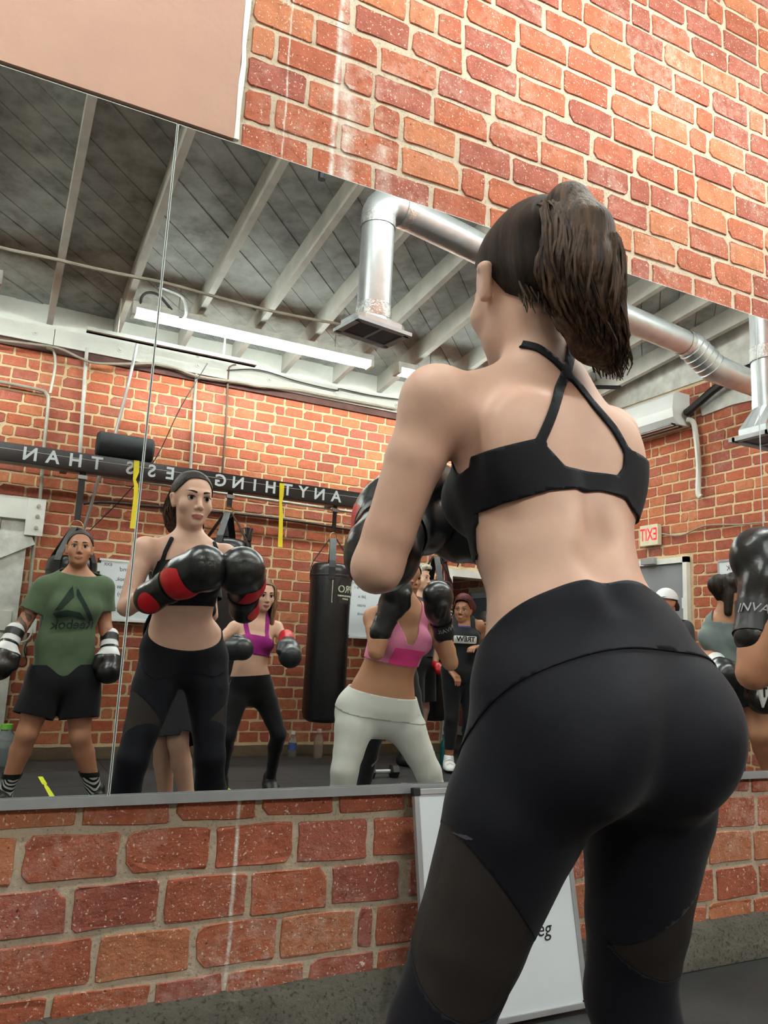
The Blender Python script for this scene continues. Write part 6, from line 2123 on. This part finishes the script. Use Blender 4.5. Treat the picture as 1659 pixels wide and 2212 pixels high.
for s_ in (-1, 1):
    dress(F['root'], F['G'], 'hip_print', M_PRINT, lambda V_: np.minimum(np.minimum(0.004 - np.abs((V_ - F['P']) @ F['fh'] - 0.03), 0.05 - np.abs((V_ - F['P']) @ F['uh'] - 0.02)), ((V_ - F['P']) @ F['lh']) * s_ - 0.05), 0.0055, 0.0)
plain_gloves(F, plain('glove_dark', srgb(40, 44, 47), 0.35, var=0.15), M_RED, dict(L=(1.398, -2.660, 0.920), R=(1.682, -2.600, 0.867)), dict(L=(0.3, 0.4, 0.7), R=(-0.5, 0.3, 0.6)), 1.06)
for sd in 'LR':
    shoe(F['root'], J['an' + sd], J['toe' + sd], M_BLACK, M_BLACK)

# ---------------------------------------------------------------- boxer in black shorts behind the ponytailed one
J = dict(hipL=(0.853, -2.300, 0.826), hipR=(0.975, -2.300, 0.826), waist=(0.900, -2.250, 0.987), chest=(0.904, -2.200, 1.169), neck=(0.900, -2.180, 1.352), shL=(0.815, -2.200, 1.272), shR=(1.030, -2.200, 1.290),
         elL=(0.794, -2.200, 1.065), elR=(1.048, -2.150, 1.080), wrL=(0.809, -2.000, 1.155), wrR=(0.962, -1.980, 1.165), knL=(0.874, -2.220, 0.432), knR=(0.923, -2.100, 0.446), anL=(0.956, -2.350, 0.040), anR=(1.057, -2.220, 0.038), toeL=(0.911, -2.150, -0.006), toeR=(1.048, -2.050, -0.018), head=(0.887, -2.120, 1.511), face=(-0.05, 1, -0.1))
F = build_person(J, dict(leg=0.92, arm=0.95, waist=1.05, head=0.95), SKIN_P, 'boxer in long black shorts mostly hidden behind the ponytailed boxer in the mirror', True, h=0.013, hh=0.007)
cap_hair(F, M_HAIRB, 0.006)
tee_of(F, M_BLKF, -0.34, 0.6)
shorts_of(F, M_BLKF, 0.10, 0.98, 0.024)
plain_gloves(F, M_LEATHER, None, dict(L=(0.832, -1.900, 1.244), R=(0.911, -1.900, 1.251)), None, 1.05)
for sd in 'LR':
    shoe(F['root'], J['an' + sd], J['toe' + sd], M_BLACK, M_WHITEL)

# ---------------------------------------------------------------- grey haired man
p = (3.377, -3.950, 0.089)
J = stand(p[0] - 0.06, -3.98, math.radians(62), 1.62)
hd_ = (3.310, -3.960, 1.574)
J['wrR'] = V3((3.448, -3.880, 0.837)); J['elR'] = V3((3.515, -3.960, 1.038))
J['head'] = V3(hd_); J['face'] = (0.55, 0.8, -0.05)
dz_ = hd_[2] - 0.93 * 1.62
for k_ in ('neck', 'shL', 'shR', 'chest'):
    J[k_] = V3(J[k_]) + V3((0, 0, dz_ * 0.9))
F = build_person(J, dict(head=0.93, waist=1.1, chest=1.05), SKIN_P, 'grey haired man in a charcoal shirt behind the raised gloves', True, h=0.013, hh=0.0055, brow=M_HAIRB)
cap_hair(F, M_HAIRG, 0.008, lambda S, g: S.ball(g(0.01, 0.04, 0.095), (0.055, 0.05, 0.028), None, 0.02), line=[(-0.13, -0.03), (-0.02, 0.0), (0.0, 0.03), (0.045, 0.055), (0.062, 0.074), (0.12, 0.09)])
tee_of(F, fabric('tee_charcoal', srgb(66, 70, 74), 0.85, 0.15), -0.36, 0.62)
shorts_of(F, M_BLKF, 0.09, 0.85, 0.028)
plain_gloves(F, M_RED, None, dict(L=V3(J['wrL']) + V3((0, 0.05, -0.1)), R=(3.481, -3.800, 0.779)), None, 0.62)
for sd in 'LR':
    shoe(F['root'], J['an' + sd], J['toe' + sd], M_BLACK, M_BLACK)

# ---------------------------------------------------------------- woman with short red hair
p = (3.440, -3.599, 0.000)
J = stand(p[0] + 0.11, p[1] - 0.02, math.radians(112), 1.47, 0.10)
hd_ = (3.547, -3.620, 1.293)
J['head'] = V3(hd_); J['face'] = (-0.72, 0.70, 0.10)
J['wrR'] = V3((3.608, -3.460, 1.000)); J['elR'] = V3((3.758, -3.600, 0.939))
J['elL'] = V3((3.417, -3.620, 0.906)); J['wrL'] = V3((3.386, -3.520, 0.797))
F = build_person(J, dict(head=0.92, waist=1.0, arm=0.9, leg=0.95), SKIN_D, 'woman with short red hair in a black tank top looking up to the left', h=0.011, hh=0.0055)
def afro(S, g):
    for x, y, z, r_ in ((0, -0.02, 0.085, 0.07), (0.03, -0.06, 0.05, 0.06), (-0.03, -0.06, 0.05, 0.06), (0, 0.03, 0.095, 0.05), (0.0, -0.08, 0.0, 0.05)):
        S.ball(g(x, y, z), r_, None, 0.02)
cap_hair(F, M_HAIRR, 0.008, afro)
M_TANK = fabric('tank_black', srgb(28, 30, 32), 0.8, 0.15)
tk = tank_of(F, M_TANK, -0.40, 0.04)
dress(F['root'], F['GT'], 'undershirt_edge', fabric('edge_violet', srgb(60, 50, 130), 0.8), lambda V_: np.minimum(np.minimum(0.080 - loc(F, V_)[2], loc(F, V_)[2] - 0.064), np.minimum(loc(F, V_)[1], 0.07 - np.abs(loc(F, V_)[0]))), 0.006, 0.0)
bandf = lambda V_: np.minimum(np.minimum(0.030 - np.abs(loc(F, V_)[2] + 0.035), 0.095 - np.abs(loc(F, V_)[0] - 0.0)), loc(F, V_)[1])
bo = dress(F['root'], F['GT'], 'printed_band', plain('print_white', srgb(206, 210, 206), 0.8), bandf, 0.0125, 0.0)
us_ = unit(F['nb'] - F['wa']); fs_ = unit(np.cross(us_, F['ls']))
txt = text_ob('band_text', 'TREW', 0.055, M_BLACK, bo, 0.0003, None, bold=0.002)
for v in txt.data.vertices:
    uu = v.co.x
    v.co = tuple(F['ch'] + F['ls'] * uu * -1.0 * -1.0 * -1.0 + us_ * (-0.035 + v.co.y) + fs_ * (0.168 - 4.0 * uu * uu))
leggings_of(F, M_BLKF, 0.09, 0.17)
Vh_, Qh_ = bare_hand(F, 'R', (3.441, -3.380, 0.987), 0.95)
ho = attach(mesh_np('hand', Vh_, Qh_, SKIN_D), F['root'])
Vh_, Qh_ = bare_hand(F, 'L', V3(J['wrL']) + V3((0.02, 0.08, -0.06)), 0.95)
attach(mesh_np('hand', Vh_, Qh_, SKIN_D), F['root'])
wd_ = V3(J['wrR'])
attach(MB().tube([wd_ + unit(V3(J['elR']) - wd_) * 0.02, wd_ + unit(V3(J['elR']) - wd_) * 0.05], 0.031, 14).build('wristwatch', M_BLACK, None, True), F['root'])
for sd in 'LR':
    shoe(F['root'], J['an' + sd], J['toe' + sd], plain('sneaker_white', srgb(226, 228, 226), 0.6), M_BLACK, M_WHITEL, 1.0)

# ---------------------------------------------------------------- woman looking down behind her
hd_ = (4.201, -4.250, 1.209)
J = stand(hd_[0] + 0.02, -4.28, math.radians(100), 1.44)
J['head'] = V3(hd_); J['face'] = (-0.3, 0.85, -0.45)
F = build_person(J, dict(head=0.9, chest=0.9, waist=0.9), SKIN_O, 'dark haired woman looking down beside the red haired woman', h=0.013, hh=0.006)
cap_hair(F, M_HAIRB, 0.006, lambda S, g: S.ball(g(0, -0.08, 0.07), 0.045, None, 0.03))
tank_of(F, M_TANK, -0.36)
leggings_of(F, M_BLKF)
for sd in 'LR':
    Vh_, Qh_ = bare_hand(F, sd, V3(J['wr' + sd]) + V3((0, 0.02, -0.1)))
    attach(mesh_np('hand', Vh_, Qh_, SKIN_O), F['root'])
    shoe(F['root'], J['an' + sd], J['toe' + sd], M_BLACK, M_WHITEL)

# ---------------------------------------------------------------- person with a white cap by the exit door
hd_ = (4.750, -2.543, 1.409)
J = stand(hd_[0], hd_[1], math.radians(175), hd_[2] / 0.93)
F = build_person(J, dict(head=0.93), SKIN_O, 'person in a white cap in front of the grey exit door', True, h=0.014, hh=0.007)
cap_hair(F, M_HAIRB, 0.008, lambda S, g: S.ball(g(0, -0.085, -0.03), (0.055, 0.04, 0.05), None, 0.02))
Ac, hc_ = F['A'], F['hc']
HS = hair_solid(hc_, Ac, F['hs'])
v, t_ = hair_cap(hc_, Ac, F['hs'], HS, 0.007, 0.013, [(-0.13, 0.018), (0.12, 0.042)])
hat = attach(mesh_np('cap', v, t_, plain('cap_white', srgb(226, 228, 230), 0.7, var=0.03), None, 0.003), F['root'])
bm_ = Solid().cone(hc_ + Ac.T @ V3((0, 0.085, 0.048)), hc_ + Ac.T @ V3((0, 0.15, 0.038)), (0.075, 0.006), (0.055, 0.005), Ac[0], 0.01)
Vb_, Qb_ = nets(bm_.grid(0.006))
mesh_np('brim', Vb_, Qb_, plain('cap_white', srgb(226, 228, 230), 0.7), hat)
tee_of(F, fabric('tee_charcoal', srgb(66, 70, 74), 0.85, 0.15), -0.36, 0.62)
leggings_of(F, M_BLKF, 0.1, 0.09, 'trousers', 0.012)
for sd in 'LR':
    Vh_, Qh_ = bare_hand(F, sd, V3(J['wr' + sd]) + V3((0, 0.02, -0.1)))
    attach(mesh_np('hand', Vh_, Qh_, SKIN_O), F['root'])
    shoe(F['root'], J['an' + sd], J['toe' + sd], M_BLACK, M_WHITEL)

# ---------------------------------------------------------------- curly haired boxer in a grey tank top at the right edge
J = dict(hipL=(3.350, -0.860, 0.851), hipR=(3.420, -0.744, 0.855), waist=(3.380, -0.817, 0.980), chest=(3.380, -0.835, 1.096), neck=(3.380, -0.803, 1.206), shL=(3.340, -0.891, 1.148), shR=(3.440, -0.738, 1.153),
         elL=(3.300, -0.890, 0.998), wrL=(3.200, -0.727, 0.943), elR=(3.460, -0.711, 1.009), wrR=(3.360, -0.612, 0.888), knL=(3.250, -0.742, 0.615), knR=(3.350, -0.640, 0.637), anL=(3.400, -0.849, 0.356), anR=(3.500, -0.695, 0.401), toeL=(3.250, -0.673, 0.339), toeR=(3.380, -0.551, 0.383),
         head=(3.380, -0.792, 1.295), face=(0.75, 0.65, -0.1))
F = build_person(J, dict(hip=0.82, waist=0.85, chest=0.80, deep=0.85, glute=0.85, leg=0.85, arm=0.80, head=0.86), SKIN_T, 'curly haired boxer in a grey tank top at the right edge of the mirror', h=0.011, hh=0.006)
def curls(S, g):
    rn_ = random.Random(2)
    S.ball(g(-0.03, -0.085, 0.06), 0.05, None, 0.02)
    for k in range(26):
        a, b = rn_.uniform(0, 6.28), rn_.uniform(-0.4, 1.4)
        S.ball(g(0.072 * math.cos(a) * math.cos(b), -0.02 + 0.085 * math.sin(a) * math.cos(b) * (0.6 if math.sin(a) > 0 else 1), 0.035 + 0.08 * math.sin(b)), rn_.uniform(0.014, 0.024), None, 0.008)
    S.chain([g(-0.07, -0.03, 0.0), g(-0.075, -0.03, -0.10)], [0.022, 0.014], None, 0.02)
cap_hair(F, M_DKHAIR, 0.006, curls, extra=lambda L: np.minimum(-0.01 - L[:, 1], L[:, 2] + 0.12))
M_TGREY = fabric('tank_grey', srgb(112, 122, 120), 0.8, 0.2)
tank_of(F, M_TGREY, -0.26, 0.035, iso=0.007)
shorts_of(F, M_BLKF, 0.08, 0.62, 0.012)
plain_gloves(F, M_LEATHER, M_WHITEL, dict(L=(3.120, -0.618, 0.899), R=(3.280, -0.567, 0.782)), None, 0.95)
# white triangle badge on the lower glove
bd_c = V3((3.240, -0.546, 0.817))
bdg = MB().add([tuple(bd_c + V3((-0.045, 0.03, 0.045))), tuple(bd_c + V3((0.045, 0.03, 0.045))), tuple(bd_c + V3((-0.01, 0.03, -0.05))), tuple(bd_c + V3((-0.045, 0.02, 0.045))), tuple(bd_c + V3((0.045, 0.02, 0.045))), tuple(bd_c + V3((-0.01, 0.02, -0.05)))], [(0, 1, 2), (5, 4, 3), (0, 3, 4, 1), (1, 4, 5, 2), (2, 5, 3, 0)])
bo_ = attach(bdg.build('glove_badge', M_WHITEL), F['root'])
text_ob('badge_letter', 'T', 0.06, M_BLACK, bo_, 0.0005, frame(bd_c + V3((-0.004, 0.0312, 0.018)), (-1, 0, 0), (0, 0, 1), (0, 1, 0)), bold=0.003)
for sd in 'LR':
    shoe(F['root'], J['an' + sd], J['toe' + sd], M_BLACK, M_WHITEL)

# ---------------------------------------------------------------- boxer in black leggings behind the white leggings
J = dict(hipL=(1.971, -1.950, 0.783), hipR=(2.116, -1.950, 0.781), waist=(2.045, -1.950, 0.919), chest=(2.072, -1.950, 1.087), neck=(2.104, -1.970, 1.247), shL=(1.997, -1.950, 1.173), shR=(2.196, -1.950, 1.186),
         elL=(2.006, -1.950, 0.994), elR=(2.204, -1.950, 1.003), wrL=(1.959, -1.800, 1.080), wrR=(2.079, -1.800, 1.087), knL=(1.918, -1.900, 0.487), knR=(2.184, -1.900, 0.523), anL=(1.909, -2.000, 0.125), anR=(2.377, -2.000, 0.138), toeL=(1.821, -1.850, 0.076), toeR=(2.335, -1.850, 0.087), head=(2.127, -1.950, 1.359), face=(0, 1, -0.1))
F = build_person(J, dict(hip=0.84, waist=0.85, chest=0.78, deep=0.85, leg=0.86, arm=0.8, head=0.8), SKIN_O, 'boxer in black leggings almost hidden behind the white leggings in the mirror', h=0.013, hh=0.007)
cap_hair(F, M_HAIRB, 0.007)
tank_of(F, M_TANK, -0.3)
leggings_of(F, fabric('leggings_charcoal', srgb(34, 36, 37), 0.75, 0.2), 0.09, 0.08)
dress(F['root'], F['G'], 'side_stripe', M_PRINT, lambda V_: np.minimum(0.003 - np.abs((V_ - V3(J['knL'])) @ F['fh'] - 0.0), np.minimum(((V_ - V3(J['knL'])) @ F['lh']) + 0.0, 0.75 - V_[:, 2])) - np.where(np.abs(V_[:, 0] - J['knL'][0]) > 0.12, 1, 0), 0.0055, 0.0)
plain_gloves(F, M_LEATHER, None, dict(L=(1.936, -1.720, 1.152), R=(2.012, -1.720, 1.157)), None, 0.9)
for sd in 'LR':
    shoe(F['root'], J['an' + sd], J['toe' + sd], M_BLACK, M_WHITEL)
